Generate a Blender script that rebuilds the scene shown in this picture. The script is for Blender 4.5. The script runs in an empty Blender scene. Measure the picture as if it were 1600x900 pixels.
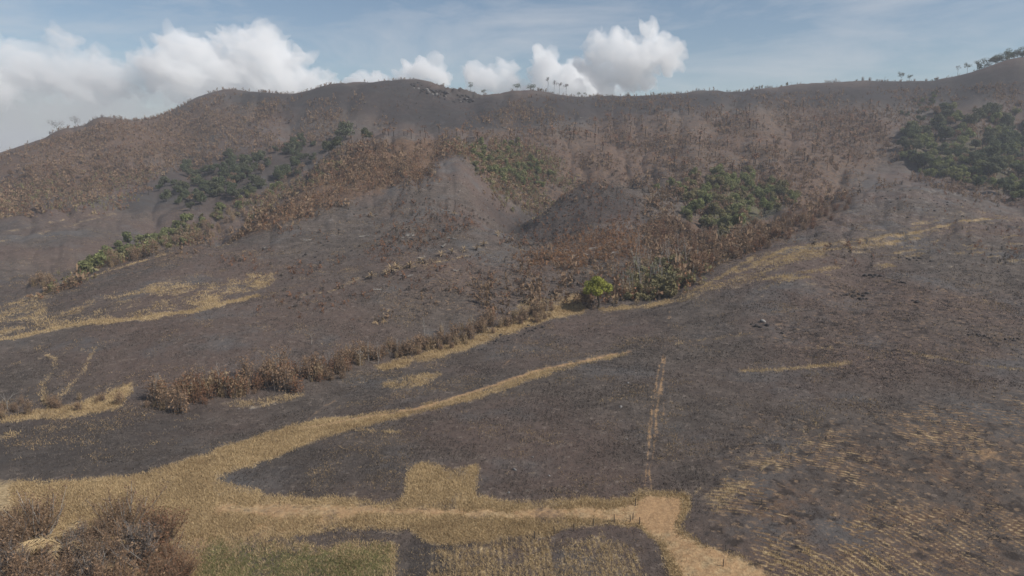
import bpy, math, random
import numpy as np
from mathutils import Vector

# ------------------------------------------------------------------ camera, sky, sun, exposure
SC = bpy.context.scene
COL = SC.collection
W, H, F = 1600.0, 900.0, 1081.0            # photograph's pixel frame and focal length in its pixels
CAMZ = 60.0
PITCH = math.atan((450 - 255) / F)
cam_d = bpy.data.cameras.new('camera')
cam = bpy.data.objects.new('camera', cam_d); COL.objects.link(cam)
cam.location = (0, 0, CAMZ)
cam.rotation_euler = (math.pi / 2 - PITCH, 0, 0)
cam_d.sensor_width = 36.0
cam_d.lens = F / W * 36.0
cam_d.clip_start = 0.5
cam_d.clip_end = 40000
SC.camera = cam

SUN_EL, SUN_AZ = math.radians(43), math.radians(112)
world = bpy.data.worlds.new('World'); SC.world = world
world.use_nodes = True
nt = world.node_tree
bg = nt.nodes['Background']
sky = nt.nodes.new('ShaderNodeTexSky')
sky.sky_type = 'NISHITA'
sky.sun_disc = False
sky.sun_elevation = SUN_EL
sky.sun_rotation = SUN_AZ
sky.altitude = 200
sky.air_density = 1.0
sky.dust_density = 0.6
sky.ozone_density = 1.0
bg.inputs['Strength'].default_value = 0.09
# thin cirrus veils: a faint pale streaking of the sky itself
tc = nt.nodes.new('ShaderNodeTexCoord')
mp = nt.nodes.new('ShaderNodeMapping'); mp.inputs['Scale'].default_value = (2.2, 2.2, 9.0)
mp.inputs['Rotation'].default_value = (0.0, 0.35, 0.5)
no = nt.nodes.new('ShaderNodeTexNoise'); no.inputs['Scale'].default_value = 1.6; no.inputs['Detail'].default_value = 9
no.inputs['Roughness'].default_value = 0.62; no.inputs['Distortion'].default_value = 0.6
rp = nt.nodes.new('ShaderNodeMapRange'); rp.inputs[1].default_value = 0.46; rp.inputs[2].default_value = 0.80
rp.inputs[3].default_value = 0.0; rp.inputs[4].default_value = 0.60
mx = nt.nodes.new('ShaderNodeMix'); mx.data_type = 'RGBA'
nt.links.new(tc.outputs['Generated'], mp.inputs['Vector']); nt.links.new(mp.outputs['Vector'], no.inputs['Vector'])
nt.links.new(no.outputs['Fac'], rp.inputs[0]); nt.links.new(rp.outputs[0], mx.inputs['Factor'])
nt.links.new(sky.outputs['Color'], mx.inputs['A']); mx.inputs['B'].default_value = (7.4, 7.4, 7.6, 1)
nt.links.new(mx.outputs['Result'], bg.inputs['Color'])

sun_d = bpy.data.lights.new('sun', 'SUN')
sun_d.energy = 5.0
sun_d.angle = math.radians(0.5)
sun_d.color = (1.0, 0.955, 0.89)
sun = bpy.data.objects.new('sun', sun_d); COL.objects.link(sun)
SUN_DIR = Vector((math.sin(SUN_AZ) * math.cos(SUN_EL), math.cos(SUN_AZ) * math.cos(SUN_EL), math.sin(SUN_EL)))
sun.rotation_euler = SUN_DIR.to_track_quat('Z', 'Y').to_euler()
sun.location = (300, -300, 500)

vs = SC.view_settings
vs.view_transform = 'Standard'; vs.look = 'None'; vs.gamma = 1.0; vs.use_curve_mapping = False
vs.exposure = 0.0
SC.cycles.max_bounces = 18
SC.cycles.diffuse_bounces = 2
SC.cycles.glossy_bounces = 1
SC.cycles.transmission_bounces = 1
SC.cycles.volume_bounces = 16
SC.cycles.transparent_max_bounces = 8
SC.cycles.use_denoising = True
SC.cycles.filter_width = 1.55

RNG = np.random.default_rng(11)
random.seed(5)

# ------------------------------------------------------------------ small numpy noise
def _hash(ix, iy, seed):
    n = (ix.astype(np.int64) * 374761393 + iy.astype(np.int64) * 668265263 + seed * 974634777) & 0x7fffffff
    n = ((n ^ (n >> 13)) * 1274126177) & 0x7fffffff
    n = (n ^ (n >> 16)) & 0xffffff
    return n / float(0x7fffff) - 1.0
def vnoise(x, y, seed=0):
    x = np.asarray(x, float); y = np.asarray(y, float)
    ix = np.floor(x); iy = np.floor(y); fx = x - ix; fy = y - iy
    fx = fx * fx * fx * (fx * (fx * 6 - 15) + 10); fy = fy * fy * fy * (fy * (fy * 6 - 15) + 10)
    a = _hash(ix, iy, seed); b = _hash(ix + 1, iy, seed); c = _hash(ix, iy + 1, seed); d = _hash(ix + 1, iy + 1, seed)
    return a + (b - a) * fx + (c - a) * fy + (a - b - c + d) * fx * fy
def fbm(x, y, octs=4, seed=0, gain=0.5):
    t = 0; amp = 1.0; tot = 0
    for k in range(octs):
        c, s = math.cos(0.7 * k), math.sin(0.7 * k)
        t = t + amp * vnoise((x * c - y * s) * 2 ** k + 17.3 * k, (x * s + y * c) * 2 ** k - 9.1 * k, seed + k); tot += amp; amp *= gain
    return t / tot
def sstep(a, b, x):
    t = np.clip((x - a) / (b - a), 0, 1); return t * t * (3 - 2 * t)

# ------------------------------------------------------------------ terrain: height field from sight lines and distances
CP, SP = math.cos(PITCH), math.sin(PITCH)
def ray(px, py):
    a = (np.asarray(px, float) - 800) / F; b = -(np.asarray(py, float) - 450) / F
    dx = a; dy = CP + b * SP; dz = -SP + b * CP
    hz = np.hypot(dx, dy)
    return np.arctan2(dx, dy), dz / hz          # bearing, slope of the sight line

C = []                                           # bearing, ln distance, slope
def cp(px, py, r=None, z=None):
    th, s = ray(px, py); th = float(th); s = float(s)
    if r is None: r = (z - CAMZ) / s
    else: r = r / math.cos(th)
    C.append((th, math.log(r), s))
def hid(px, r, z):
    th, s = ray(px, 255); r = r / math.cos(float(th))
    C.append((float(th), math.log(r), (z - CAMZ) / r))
for px in (-250, 0, 200, 400, 600, 800, 1000, 1200, 1400, 1600, 1850):
    hid(px, 45, -0.5); hid(px, 70, 0.0)
    for py, z in ((900, 0.0), (830, 0.3), (760, 0.6)): cp(px, py, z=z + (0.6 if px > 1100 else 0) * (900 - py) / 70)
# near gully and flats
for px, L in {
  -250: [(690, None, 0), (640, None, -2), (560, None, 0), (470, 320, None), (400, 470, None), (330, 660, None), (280, 860, None), (262, 800, None)],
  0: [(700, None, 0), (655, None, -2.5), (600, None, -2.5), (540, None, 1.0), (475, 295, None), (440, 345, None), (390, 440, None), (340, 580, None), (290, 700, None), (237, 860, None)],
  150: [(690, None, 0.3), (640, None, -2.2), (600, None, -1), (520, None, 4), (435, 310, None), (395, 425, None), (335, 560, None), (290, 690, None), (240, 800, None), (187, 930, None)],
  300: [(700, None, 0.5), (635, None, -2), (560, None, 2), (500, None, 7), (440, 285, None), (385, 365, None), (320, 620, None), (260, 780, None), (200, 920, None), (157, 1010, None)],
  350: [(142, 1020, None)],
  400: [(700, None, 0.8), (610, None, -1.5), (560, None, 2), (450, 275, None), (390, 345, None), (335, 440, None), (285, 690, None), (230, 800, None), (143, 1030, None)],
  455: [(147, 1060, None), (310, 495, None)],
  520: [(700, None, 0.8), (590, None, -1), (540, None, 2), (450, 272, None), (400, 328, None), (350, 392, None), (280, 530, None), (232, 640, None), (180, 860, None), (131, 1050, None)],
  600: [(640, None, 0.8), (565, None, -0.5), (520, None, 3), (450, 270, None), (300, 480, None), (250, 570, None), (216, 660, None), (170, 880, None), (127, 1060, None)],
  650: [(124, 1060, None)],
  690: [(620, None, 1), (545, None, 0.2), (500, None, 4), (440, 280, None), (350, 392, None), (280, 492, None), (238, 592, None), (212, 720, None), (180, 850, None), (136, 1060, None)],
  750: [(330, 420, None), (270, 545, None), (158, 1090, None)],
  800: [(580, None, 2), (505, None, 2.5), (420, 318, None), (360, 405, None), (332, 462, None), (290, 575, None), (240, 680, None), (190, 830, None), (143, 1030, None)],
  740: [(320, 435, None), (285, 505, None), (262, 555, None)],
  840: [(330, 448, None), (318, 476, None), (304, 600, None), (270, 650, None)],
  850: [(145, 1040, None)],
  885: [(340, 440, None), (299, 500, None), (284, 650, None)],
  935: [(560, None, 2.5), (482, None, 4), (400, 345, None), (340, 430, None), (300, 490, None), (273, 535, None), (250, 700, None), (200, 860, None), (151, 1110, None)],
  1020: [(520, None, 4), (470, None, 6), (430, 310, None), (350, 430, None), (300, 510, None), (150, 1110, None)],
  1100: [(560, None, 3.5), (500, None, 6), (450, 270, None), (400, 345, None), (345, 460, None), (285, 600, None), (240, 720, None), (200, 860, None), (143, 1120, None)],
  1200: [(139, 1150, None)],
  1250: [(600, None, 3.5), (500, None, 8), (440, 262, None), (390, 322, None), (350, 410, None), (305, 590, None), (260, 700, None), (200, 880, None), (137, 1180, None)],
  1340: [(600, None, 4), (450, None, 13), (400, 308, None), (350, 392, None), (306, 505, None), (132, 1180, None)],
  1430: [(600, None, 4), (500, None, 9), (450, None, 14), (400, 310, None), (350, 398, None), (293, 555, None), (250, 760, None), (200, 860, None), (128, 1100, None)],
  1500: [(420, 285, None), (350, 398, None), (311, 520, None), (118, 1080, None)],
  1600: [(600, None, 4.5), (500, None, 9), (450, None, 13), (400, 310, None), (360, 395, None), (320, 560, None), (270, 700, None), (200, 880, None), (140, 930, None), (88, 1020, None)],
  1850: [(600, None, 5), (450, None, 14), (360, 400, None), (270, 700, None), (180, 800, None), (95, 930, None)],
}.items():
    for py, r, z in L: cp(px, py, r, z)
# ground hidden behind the crests, so that each knoll has a far side
for px, r, z in ((330, 420, 6), (400, 560, 22), (455, 590, 34), (520, 735, 68), (600, 740, 80), (935, 585, 33), (885, 570, 30), (840, 540, 26), (1000, 590, 34), (1340, 570, 36), (1430, 630, 36), (1500, 590, 34), (0, 1050, 45), (200, 1150, 75), (400, 1300, 120), (600, 1320, 130), (750, 1350, 110), (900, 1330, 110), (1100, 1400, 110), (1300, 1400, 120), (1500, 1350, 130), (1700, 1250, 120)):
    hid(px, r, z)
for px in range(-250, 1900, 300): hid(px, 2300 * math.cos(float(ray(px, 255)[0])), 40); hid(px, 3100 * math.cos(float(ray(px, 255)[0])), 15)
C = np.array(C); KX = 3.0
P = np.stack([C[:, 0] * KX, C[:, 1]], 1)
def tps_k(d2): return 0.5 * d2 * np.log(np.maximum(d2, 1e-12))
n = len(P)
A = np.zeros((n + 3, n + 3)); D2 = ((P[:, None] - P[None]) ** 2).sum(-1)
A[:n, :n] = tps_k(D2) + np.eye(n) * 2e-4
A[:n, n] = 1; A[:n, n + 1:] = P; A[n, :n] = 1; A[n + 1:, :n] = P.T
WTS = np.linalg.solve(A, np.concatenate([C[:, 2], [0, 0, 0]]))

NF = 1000
TH_F = np.linspace(-math.radians(42), math.radians(42), NF)
TH = np.concatenate([TH_F, np.radians(np.arange(46, 318, 4.0))])
R_F = np.exp(np.linspace(math.log(70), math.log(1500), 800))
RR = np.concatenate([[4, 12, 25, 40, 52, 62], R_F, [1560, 1660, 1760, 1850, 2100, 2500, 3000, 3600, 4200]])
NT, NR = len(TH), len(RR)
# coarse spline evaluation, refined bilinearly
cth = np.linspace(-0.72, 0.72, 300); clr = np.linspace(math.log(45), math.log(3200), 420)
gx, gy = np.meshgrid(cth * KX, clr, indexing='ij')
Q = np.stack([gx.ravel(), gy.ravel()], 1)
S = np.empty(len(Q))
for i in range(0, len(Q), 20000):
    q = Q[i:i + 20000]
    S[i:i + 20000] = tps_k(((q[:, None] - P[None]) ** 2).sum(-1)) @ WTS[:n] + WTS[n] + q @ WTS[n + 1:]
S = S.reshape(gx.shape)
def bil(G, xs, ys, x, y):
    fx = np.clip((x - xs[0]) / (xs[-1] - xs[0]) * (len(xs) - 1), 0, len(xs) - 1.001)
    fy = np.clip((y - ys[0]) / (ys[-1] - ys[0]) * (len(ys) - 1), 0, len(ys) - 1.001)
    i = fx.astype(int); j = fy.astype(int); a = fx - i; b = fy - j
    return G[i, j] * (1 - a) * (1 - b) + G[i + 1, j] * a * (1 - b) + G[i, j + 1] * (1 - a) * b + G[i + 1, j + 1] * a * b
thw = (TH + math.pi) % (2 * math.pi) - math.pi
T2, R2 = np.meshgrid(thw, RR, indexing='ij')
Tc = np.clip(T2, -0.72, 0.72)
slope = bil(S, cth, clr, Tc, np.log(np.clip(R2, 45, 3200)))
Z = CAMZ + slope * R2
Z = np.where(R2 < 70, np.where(R2 < 45, 0, Z * sstep(45, 70, R2)), Z)
X2 = R2 * np.sin(T2); Y2 = R2 * np.cos(T2)
plain = 6 + 14 * fbm(X2 / 400, Y2 / 400, 3, 91)
Z = Z + (plain * sstep(60, 400, R2) - Z) * sstep(0.74, 1.5, np.abs(T2))
Z = Z + (plain - Z) * sstep(2100, 3100, R2)
# relief of the ground itself: hummocks, gullies and rills
far = sstep(230, 700, R2)
Z += far * (5.0 * fbm(X2 / 95, Y2 / 95, 3, 3) + 1.6 * fbm(X2 / 22, Y2 / 22, 3, 8)) * (1 - 0.6 * sstep(930, 1040, R2))
def carve(path, depth, wid):
    global Z
    q = [(r * math.tan(float(ray(px, 300)[0])), r) for px, r in path]
    best = np.full(X2.shape, 1e9)
    for (ax, ay), (bx, by) in zip(q[:-1], q[1:]):
        L2 = (bx - ax) ** 2 + (by - ay) ** 2
        t = np.clip(((X2 - ax) * (bx - ax) + (Y2 - ay) * (by - ay)) / L2, 0, 1)
        best = np.minimum(best, np.hypot(X2 - ax - t * (bx - ax), Y2 - ay - t * (by - ay)))
    best = best + 7 * fbm(X2 / 24, Y2 / 24, 2, 210)
    Z = Z - depth * np.exp(-(best / wid) ** 2)
carve([(775, 430), (795, 480), (830, 545), (880, 590), (930, 615)], 11, 26)
carve([(930, 615), (985, 600), (1020, 560)], 6, 26)
carve([(60, 385), (200, 430), (330, 460), (420, 560), (490, 680), (560, 730)], 7, 26)
carve([(700, 640), (770, 590), (800, 520), (800, 470)], 4, 28)
carve([(1060, 430), (1130, 500), (1230, 600), (1330, 640)], 8, 34)
lat = T2 * 900
rill = np.abs(vnoise(lat / 70 + .6 * vnoise(lat / 90, R2 / 150, 204), R2 / 330, 201)) * 1.3 + .6 * np.abs(vnoise(lat / 27 + .5 * vnoise(lat / 60, R2 / 90, 205), R2 / 170, 202))
Z += sstep(400, 640, R2) * (6.0 * rill - 3.0) * (1 - .6 * sstep(900, 1040, R2 * np.cos(np.clip(T2, -1, 1))))
fr = np.abs(vnoise(T2 * 430 / 13 + .7 * vnoise(X2 / 20, Y2 / 20, 221), R2 / 75, 222)) + .5 * np.abs(vnoise(T2 * 430 / 5.5, R2 / 40, 223))
Z += sstep(330, 420, R2) * (1 - sstep(700, 900, R2)) * (1.9 * fr - .9)
Z += 0.9 * fbm(X2 / 28, Y2 / 28, 3, 14) * sstep(130, 260, R2) * (1 - 0.5 * far) + 0.35 * fbm(X2 / 7, Y2 / 7, 3, 21) * (0.35 + sstep(120, 300, R2))
Z += 0.10 * fbm(X2 / 1.3, Y2 / 1.3, 2, 33)
# outcrop beneath the summit
ot, os_ = ray(715, 150)
og = np.exp(-((T2 - float(ot)) / 0.034) ** 2 - ((R2 - 1005) / 45) ** 2)
Z += 9 * np.exp(-((T2 - float(ot)) / 0.04) ** 2) * (sstep(985, 1000, R2 - (T2 - float(ot)) * 600) - .5) * (np.abs(R2 - 1000) < 160) * np.exp(-((R2 - 1000) / 80) ** 2)
Z += og * (7 * np.abs(vnoise(X2 / 9, Y2 / 9, 44)) + 3 * vnoise(X2 / 4, Y2 / 4, 45) - 2)

LR_F = np.log(R_F); Z_F = Z[:NF, 6:6 + 800]
def height(x, y):
    th = np.arctan2(x, y); r = np.hypot(x, y)
    return bil(Z_F, TH_F, LR_F, th, np.log(r))
SL_F = (Z_F - CAMZ) / R_F[None]
CUM = np.maximum.accumulate(SL_F, axis=1)
def hit(px, py):
    """first ground point on the sight line of a pixel; above the skyline: the crest"""
    px = np.atleast_1d(np.asarray(px, float)); py = np.atleast_1d(np.asarray(py, float))
    th, s = ray(px, py)
    ci = np.clip(np.round((th - TH_F[0]) / (TH_F[-1] - TH_F[0]) * (NF - 1)).astype(int), 0, NF - 1)
    out = np.empty(len(px))
    for i in range(len(px)):
        k = np.searchsorted(CUM[ci[i]], s[i])
        if k >= 800: k = int(np.argmax(SL_F[ci[i]]))
        out[i] = R_F[k] if k == 0 or k >= 799 else R_F[k]
    return np.stack([out * np.sin(th), out * np.cos(th)], 1), out
def crest(px):
    th, s = ray(px, 140.0)
    ci = int(np.clip(round((float(th) - TH_F[0]) / (TH_F[-1] - TH_F[0]) * (NF - 1)), 0, NF - 1))
    r = R_F[int(np.argmax(SL_F[ci]))]
    return r * math.sin(th), r * math.cos(th), r

# ------------------------------------------------------------------ ground cover masks, in world space
Xf = X2[:NF, 6:806]; Yf = Y2[:NF, 6:806]; Rf = R2[:NF, 6:806]; Tf = T2[:NF, 6:806]
LRf = np.log(Rf)
WRP = [(fbm(Tf * 55, LRf * 16, 4, 50 + k, .6), fbm(Tf * 55, LRf * 16, 4, 60 + k, .6)) for k in range(2)]
WRP += [(fbm(Tf * 300, LRf * 80, 3, 70, .7), fbm(Tf * 300, LRf * 80, 3, 75, .7))]
def dens(pts, closed):
    o = []
    m = len(pts)
    for i in range(m if closed else m - 1):
        a = np.array(pts[i], float); b = np.array(pts[(i + 1) % m], float)
        k = max(1, int(np.hypot(*(b - a)) / 10))
        for t in range(k): o.append(a + (b - a) * t / k)
    if not closed: o.append(np.array(pts[-1], float))
    return np.array(o)
def poly_world(pts):
    d = dens(pts, True); w, _ = hit(d[:, 0], d[:, 1]); return w
def poly(pts, amp=0.008, soft=True):
    """soft, ragged mask of a patch of ground given by its outline"""
    w = poly_world(pts)
    th = np.arctan2(w[:, 0], w[:, 1]); lr = np.log(np.hypot(w[:, 0], w[:, 1]))
    i0, i1 = np.searchsorted(TH_F, [th.min() - .03, th.max() + .03]); j0, j1 = np.searchsorted(LR_F, [lr.min() - .08, lr.max() + .08])
    out = np.zeros(Xf.shape, np.float32)
    if i1 <= i0 or j1 <= j0: return out
    t0 = Tf[i0:i1, j0:j1]; l0 = LRf[i0:i1, j0:j1]
    acc = 0
    for k, wt in ((0, .3), (1, .3), (2, .4)):
        a = amp * (1.0 if k < 2 else 0.9)
        x = t0 + WRP[k][0][i0:i1, j0:j1] * a; y = l0 + WRP[k][1][i0:i1, j0:j1] * a * 2.5
        ins = np.zeros(x.shape, bool)
        m = len(th)
        for i in range(m):
            x1, y1, x2, y2 = th[i], lr[i], th[i - 1], lr[i - 1]
            if y1 == y2: continue
            c = ((y1 > y) != (y2 > y)) & (x < (x2 - x1) * (y - y1) / (y2 - y1) + x1)
            ins ^= c
        acc = acc + wt * ins
    out[i0:i1, j0:j1] = acc
    return out
def line(pts, wid, wob=0.0, seed=1):
    """soft mask along a path, wid in metres"""
    d = dens(pts, False); w, rr = hit(d[:, 0], d[:, 1])
    out = np.zeros(Xf.shape, np.float32)
    th = np.arctan2(w[:, 0], w[:, 1]); lr = np.log(rr)
    i0, i1 = np.searchsorted(TH_F, [th.min() - .03, th.max() + .03]); j0, j1 = np.searchsorted(LR_F, [lr.min() - .06, lr.max() + .06])
    x = Xf[i0:i1, j0:j1]; y = Yf[i0:i1, j0:j1]
    if wob: x = x + wob * fbm(x / 6, y / 6, 3, seed); y = y + wob * fbm(x / 6, y / 6, 3, seed + 7)
    best = np.full(x.shape, 1e9)
    for i in range(len(w) - 1):
        a = w[i]; b = w[i + 1]; ab = b - a; L2 = ab @ ab + 1e-9
        if L2 > 60 ** 2: continue
        t = np.clip(((x - a[0]) * ab[0] + (y - a[1]) * ab[1]) / L2, 0, 1)
        best = np.minimum(best, np.hypot(x - a[0] - t * ab[0], y - a[1] - t * ab[1]))
    out[i0:i1, j0:j1] = 1 - sstep(wid * .5, wid * 1.1, best)
    return out
z0 = np.zeros(Xf.shape, np.float32)
def blur0(Mk, n_):
    for _ in range(n_):
        Mk = np.pad(Mk, 1, mode='edge'); Mk = (Mk[:-2] + 2 * Mk[1:-1] + Mk[2:]) / 4; Mk = (Mk[:, :-2] + 2 * Mk[:, 1:-1] + Mk[:, 2:]) / 4
    return Mk
blur = blur0
straw, strawL, soil, rust, ash, green, dark = (z0.copy() for _ in range(7))
def add(M, m, v): np.maximum(M, m * v, out=M)

BELT = [(-60, 757), (150, 750), (235, 737), (330, 706), (420, 676), (500, 656), (560, 652), (650, 640), (640, 650), (560, 668), (500, 686), (440, 711), (390, 730), (340, 753), (400, 762), (415, 775), (500, 778), (600, 784), (630, 780), (640, 735), (655, 725), (700, 731), (748, 725), (740, 781), (800, 783), (980, 780), (1000, 768), (1075, 772), (1080, 790), (1062, 830), (1100, 850), (1180, 880), (1230, 930), (1060, 930), (1030, 850), (995, 822), (930, 818), (850, 835), (760, 848), (670, 852), (640, 828), (560, 828), (420, 842), (330, 850), (300, 930), (-60, 930)]
add(straw, poly(BELT, .009), .96)
add(straw, poly([(318, 850), (420, 842), (520, 850), (622, 850), (615, 930), (300, 930)], .012), .85)
add(green, poly([(310, 852), (400, 848), (500, 858), (610, 856), (600, 930), (300, 930)], .02), .58)
add(green, poly([(590, 850), (620, 850), (612, 900), (590, 900)], .008), .5)
add(straw, poly([(675, 860), (860, 838), (870, 900), (860, 930), (660, 930)], .014), .66)
add(straw, poly([(880, 842), (935, 832), (990, 850), (1015, 900), (1020, 930), (862, 930)], .018), .56)
add(straw, poly([(560, 650), (650, 637), (740, 612), (850, 575), (985, 547), (985, 553), (860, 586), (745, 624), (650, 648), (560, 662)], .002), .8)
add(soil, line([(480, 668), (560, 655), (650, 640), (740, 614), (850, 577), (985, 549)], 1.3, .8), .9)
add(soil, poly([(330, 787), (500, 785), (640, 792), (760, 795), (980, 790), (1010, 772), (1066, 776), (1070, 800), (1058, 828), (1100, 850), (1190, 882), (1230, 930), (1075, 930), (1040, 860), (1000, 822), (930, 815), (760, 812), (600, 806), (450, 812), (330, 806)], .009), .68)
add(soil, poly([(1000, 780), (1060, 780), (1066, 800), (1050, 835), (1015, 832), (995, 810)], .006), 1.0)
add(soil, poly([(1050, 842), (1110, 858), (1180, 882), (1215, 930), (1140, 930), (1090, 880)], .016), .70)
add(soil, poly([(300, 840), (330, 832), (420, 822), (560, 812), (440, 838), (330, 850), (295, 930), (262, 930)], .014), .55)
add(soil, poly([(380, 812), (560, 800), (560, 822), (400, 836)], .012), .5)
# left slopes
add(straw, poly([(-40, 482), (80, 455), (75, 500), (-40, 512)], .01), .7)
add(straw, poly([(-40, 542), (130, 506), (250, 497), (400, 463), (443, 430), (425, 421), (340, 440), (270, 438), (180, 455), (90, 492), (-40, 522)], .02), .8)
add(straw, poly([(370, 462), (400, 440), (440, 424), (446, 432), (410, 452)], .006), .85)
add(strawL, line([(-30, 538), (130, 505), (250, 496), (330, 480), (400, 462)], 3.0, 2.5), .75)
add(strawL, line([(0, 480), (60, 462), (150, 430), (210, 412), (270, 394)], 1.8, 1.5), .75)
add(straw, poly([(-40, 662), (60, 640), (130, 628), (204, 597), (212, 604), (185, 636), (240, 630), (130, 650), (-40, 668)], .008), .72)
add(straw, poly([(-40, 684), (36, 672), (32, 684), (-40, 694)], .006), .9)
add(straw, poly([(232, 692), (250, 683), (251, 690), (240, 696)], .004), .8)
add(strawL, line([(-30, 384), (60, 366), (110, 352), (178, 334)], 2.6, 3), .55)
add(strawL, line([(-30, 372), (60, 352), (150, 334)], 2.6, 3), .55)
add(straw, poly([(20, 408), (95, 398), (85, 424), (18, 418)], .014), .55)
add(strawL, line([(430, 470), (520, 455), (560, 435), (620, 422), (740, 398)], 1.2, 1.5), .6)
# thin unburnt streaks running along the slope
def streaks(ang, a, b, seed, lo=-.2, hi=.35):
    u = Xf * math.cos(ang) + Yf * math.sin(ang); v = -Xf * math.sin(ang) + Yf * math.cos(ang)
    return sstep(lo, hi, fbm(u / a, v / b, 4, seed, .65)).astype(np.float32)
straw *= np.where((Rf > 230) & (Tf < 0), .15 + .85 * streaks(.55, 12, 2.0, 300, -.12, .35), 1).astype(np.float32)
# gully edge below the shrubs and around the tree
add(straw, poly([(585, 574), (680, 547), (760, 516), (860, 488), (895, 460), (925, 462), (910, 490), (830, 508), (760, 536), (680, 563), (600, 580)], .006), .95)
add(straw, poly([(590, 598), (640, 585), (700, 580), (660, 605), (600, 608)], .010), .5)
add(straw, poly([(930, 482), (1000, 477), (1047, 468), (1052, 474), (1000, 483), (940, 487)], .003), .95)
add(straw, poly([(810, 468), (870, 455), (900, 465), (870, 488), (800, 500)], .012), .5)
add(ash, poly([(350, 638), (420, 628), (470, 622), (440, 636), (380, 645)], .014), .5)
add(straw, poly([(330, 636), (470, 610), (480, 620), (400, 640)], .012), .45)
# right knoll
add(straw, poly([(1045, 470), (1100, 447), (1150, 412), (1230, 382), (1330, 372), (1450, 350), (1530, 337), (1547, 342), (1480, 362), (1400, 382), (1320, 402), (1310, 422), (1250, 442), (1150, 452), (1060, 476)], .02), .62)
KN = (Rf > 250) & (Tf > .17)
straw[KN] *= (.25 + .75 * streaks(.5, 22, 3.0, 310))[KN]
for L, v in (([(1180, 412), (1230, 388), (1330, 379), (1430, 364), (1505, 346), (1545, 342)], .85), ([(1150, 425), (1260, 392), (1350, 386), (1440, 372)], .7), ([(1080, 452), (1200, 436), (1310, 418)], .6), ([(1045, 470), (1100, 450), (1180, 400)], .6)):
    add(strawL, line(L, 1.5, 2.0), v)
add(ash, poly([(1325, 300), (1400, 290), (1480, 294), (1530, 312), (1510, 338), (1400, 352), (1290, 372), (1200, 395), (1290, 345)], .03), .34)
add(straw, poly([(1540, 340), (1600, 330), (1640, 345), (1560, 350)], .01), .3)
for L, v, wd in (([(1060, 538), (1110, 530), (1170, 523)], .55, 1.2), ([(1160, 580), (1240, 577), (1330, 568)], .6, 1.5), ([(1430, 552), (1480, 562), (1520, 570), (1600, 578)], .5, 1.4), ([(1250, 545), (1300, 545)], .5, 1.2), ([(1450, 455), (1510, 465), (1540, 470)], .5, 1.3), ([(520, 670), (625, 676)], .5, 1.1), ([(745, 745), (900, 738), (1100, 715), (1300, 660)], .3, .5), ([(1340, 445), (1380, 450)], .6, 1.0)):
    add(strawL, line(L, wd, 1.2), v)
# red and orange litter
for pts, v, a in (([(-40, 240), (130, 190), (250, 165), (420, 160), (430, 180), (300, 230), (330, 250), (200, 262), (180, 300), (-40, 330)], .62, .03),
    ([(330, 390), (420, 330), (500, 270), (580, 222), (700, 215), (690, 250), (600, 300), (520, 320), (420, 360)], .85, .02),
    ([(150, 440), (200, 400), (330, 350), (400, 318), (330, 390), (220, 425)], .5, .02),
    ([(700, 225), (850, 215), (960, 190), (1100, 180), (1300, 160), (1420, 190), (1380, 260), (1330, 300), (1240, 330), (1150, 290), (1040, 290), (900, 300), (830, 340), (760, 290)], .58, .03),
    ([(800, 400), (880, 380), (1000, 370), (1010, 395), (920, 415), (820, 430)], .62, .05),
    ([(860, 380), (940, 355), (1010, 350), (1010, 375), (900, 395)], .5, .05),
    ([(1180, 345), (1320, 310), (1330, 330), (1220, 380), (1120, 420), (1060, 450), (980, 400), (1060, 330)], .65, .02),
    ([(700, 410), (850, 400), (860, 470), (700, 500), (560, 510)], .35, .03),
    ([(1150, 510), (1300, 430), (1640, 450), (1640, 560), (1300, 600)], .33, .05),
    ([(1340, 650), (1480, 640), (1640, 670), (1640, 800), (1480, 760), (1360, 720)], .42, .05),
    ([(1150, 640), (1350, 660), (1600, 790), (1640, 930), (1210, 930), (1100, 800)], .32, .04),
    ([(800, 150), (830, 148), (800, 210), (760, 240)], .55, .02)):
    add(rust, poly(pts, a), v)
add(soil, poly([(-40, 770), (180, 765), (330, 775), (520, 800), (420, 835), (250, 800), (-40, 800)], .02) * sstep(-.1, .5, fbm(Xf / 10, Yf / 4, 4, 245)).astype(np.float32), .6)
add(rust, poly([(1120, 780), (1300, 680), (1660, 640), (1660, 930), (1200, 930)], .06) * sstep(-.15, .45, fbm(Xf / 14, Yf / 9, 3, 246)).astype(np.float32), .6)
add(soil, poly([(1505, 706), (1545, 703), (1578, 718), (1540, 722)], .012), .6)
add(soil, poly([(1400, 660), (1440, 655), (1470, 668), (1420, 674)], .015), .4)
add(ash, poly([(915, 400), (960, 392), (1000, 398), (960, 406)], .014), .5)
add(ash, poly([(1000, 360), (1040, 350), (1045, 385), (1010, 392)], .02), .45)
add(ash, poly([(620, 366), (650, 363), (645, 372), (625, 374)], .01), .5)
add(ash, poly([(700, 250), (800, 320), (790, 360), (640, 390), (560, 380), (400, 420), (330, 430), (420, 360), (600, 320)], .03), .22)
add(ash, poly([(840, 240), (930, 240), (935, 268), (850, 275)], .02), .25)
add(dark, poly([(800, 330), (935, 274), (990, 320), (900, 370), (800, 385)], .02), .62)
add(dark, poly([(330, 148), (480, 138), (640, 124), (740, 150), (1060, 145), (1250, 138), (1500, 118), (1660, 88), (1660, 160), (1400, 165), (1200, 165), (1000, 180), (850, 200), (740, 205), (560, 185), (440, 180)], .03), .8)
add(dark, poly([(820, 150), (960, 155), (930, 190), (860, 200)], .02), .35)
kth = float(ray(890, 300)[0]); kx, ky = 485 * math.tan(kth), 485
kd = np.hypot((Xf - kx) / 62, (Yf - ky) / 75) + .35 * fbm(Xf / 16, Yf / 16, 4, 215)
add(dark, (1 - sstep(.62, 1.02, kd)).astype(np.float32), .55)
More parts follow.
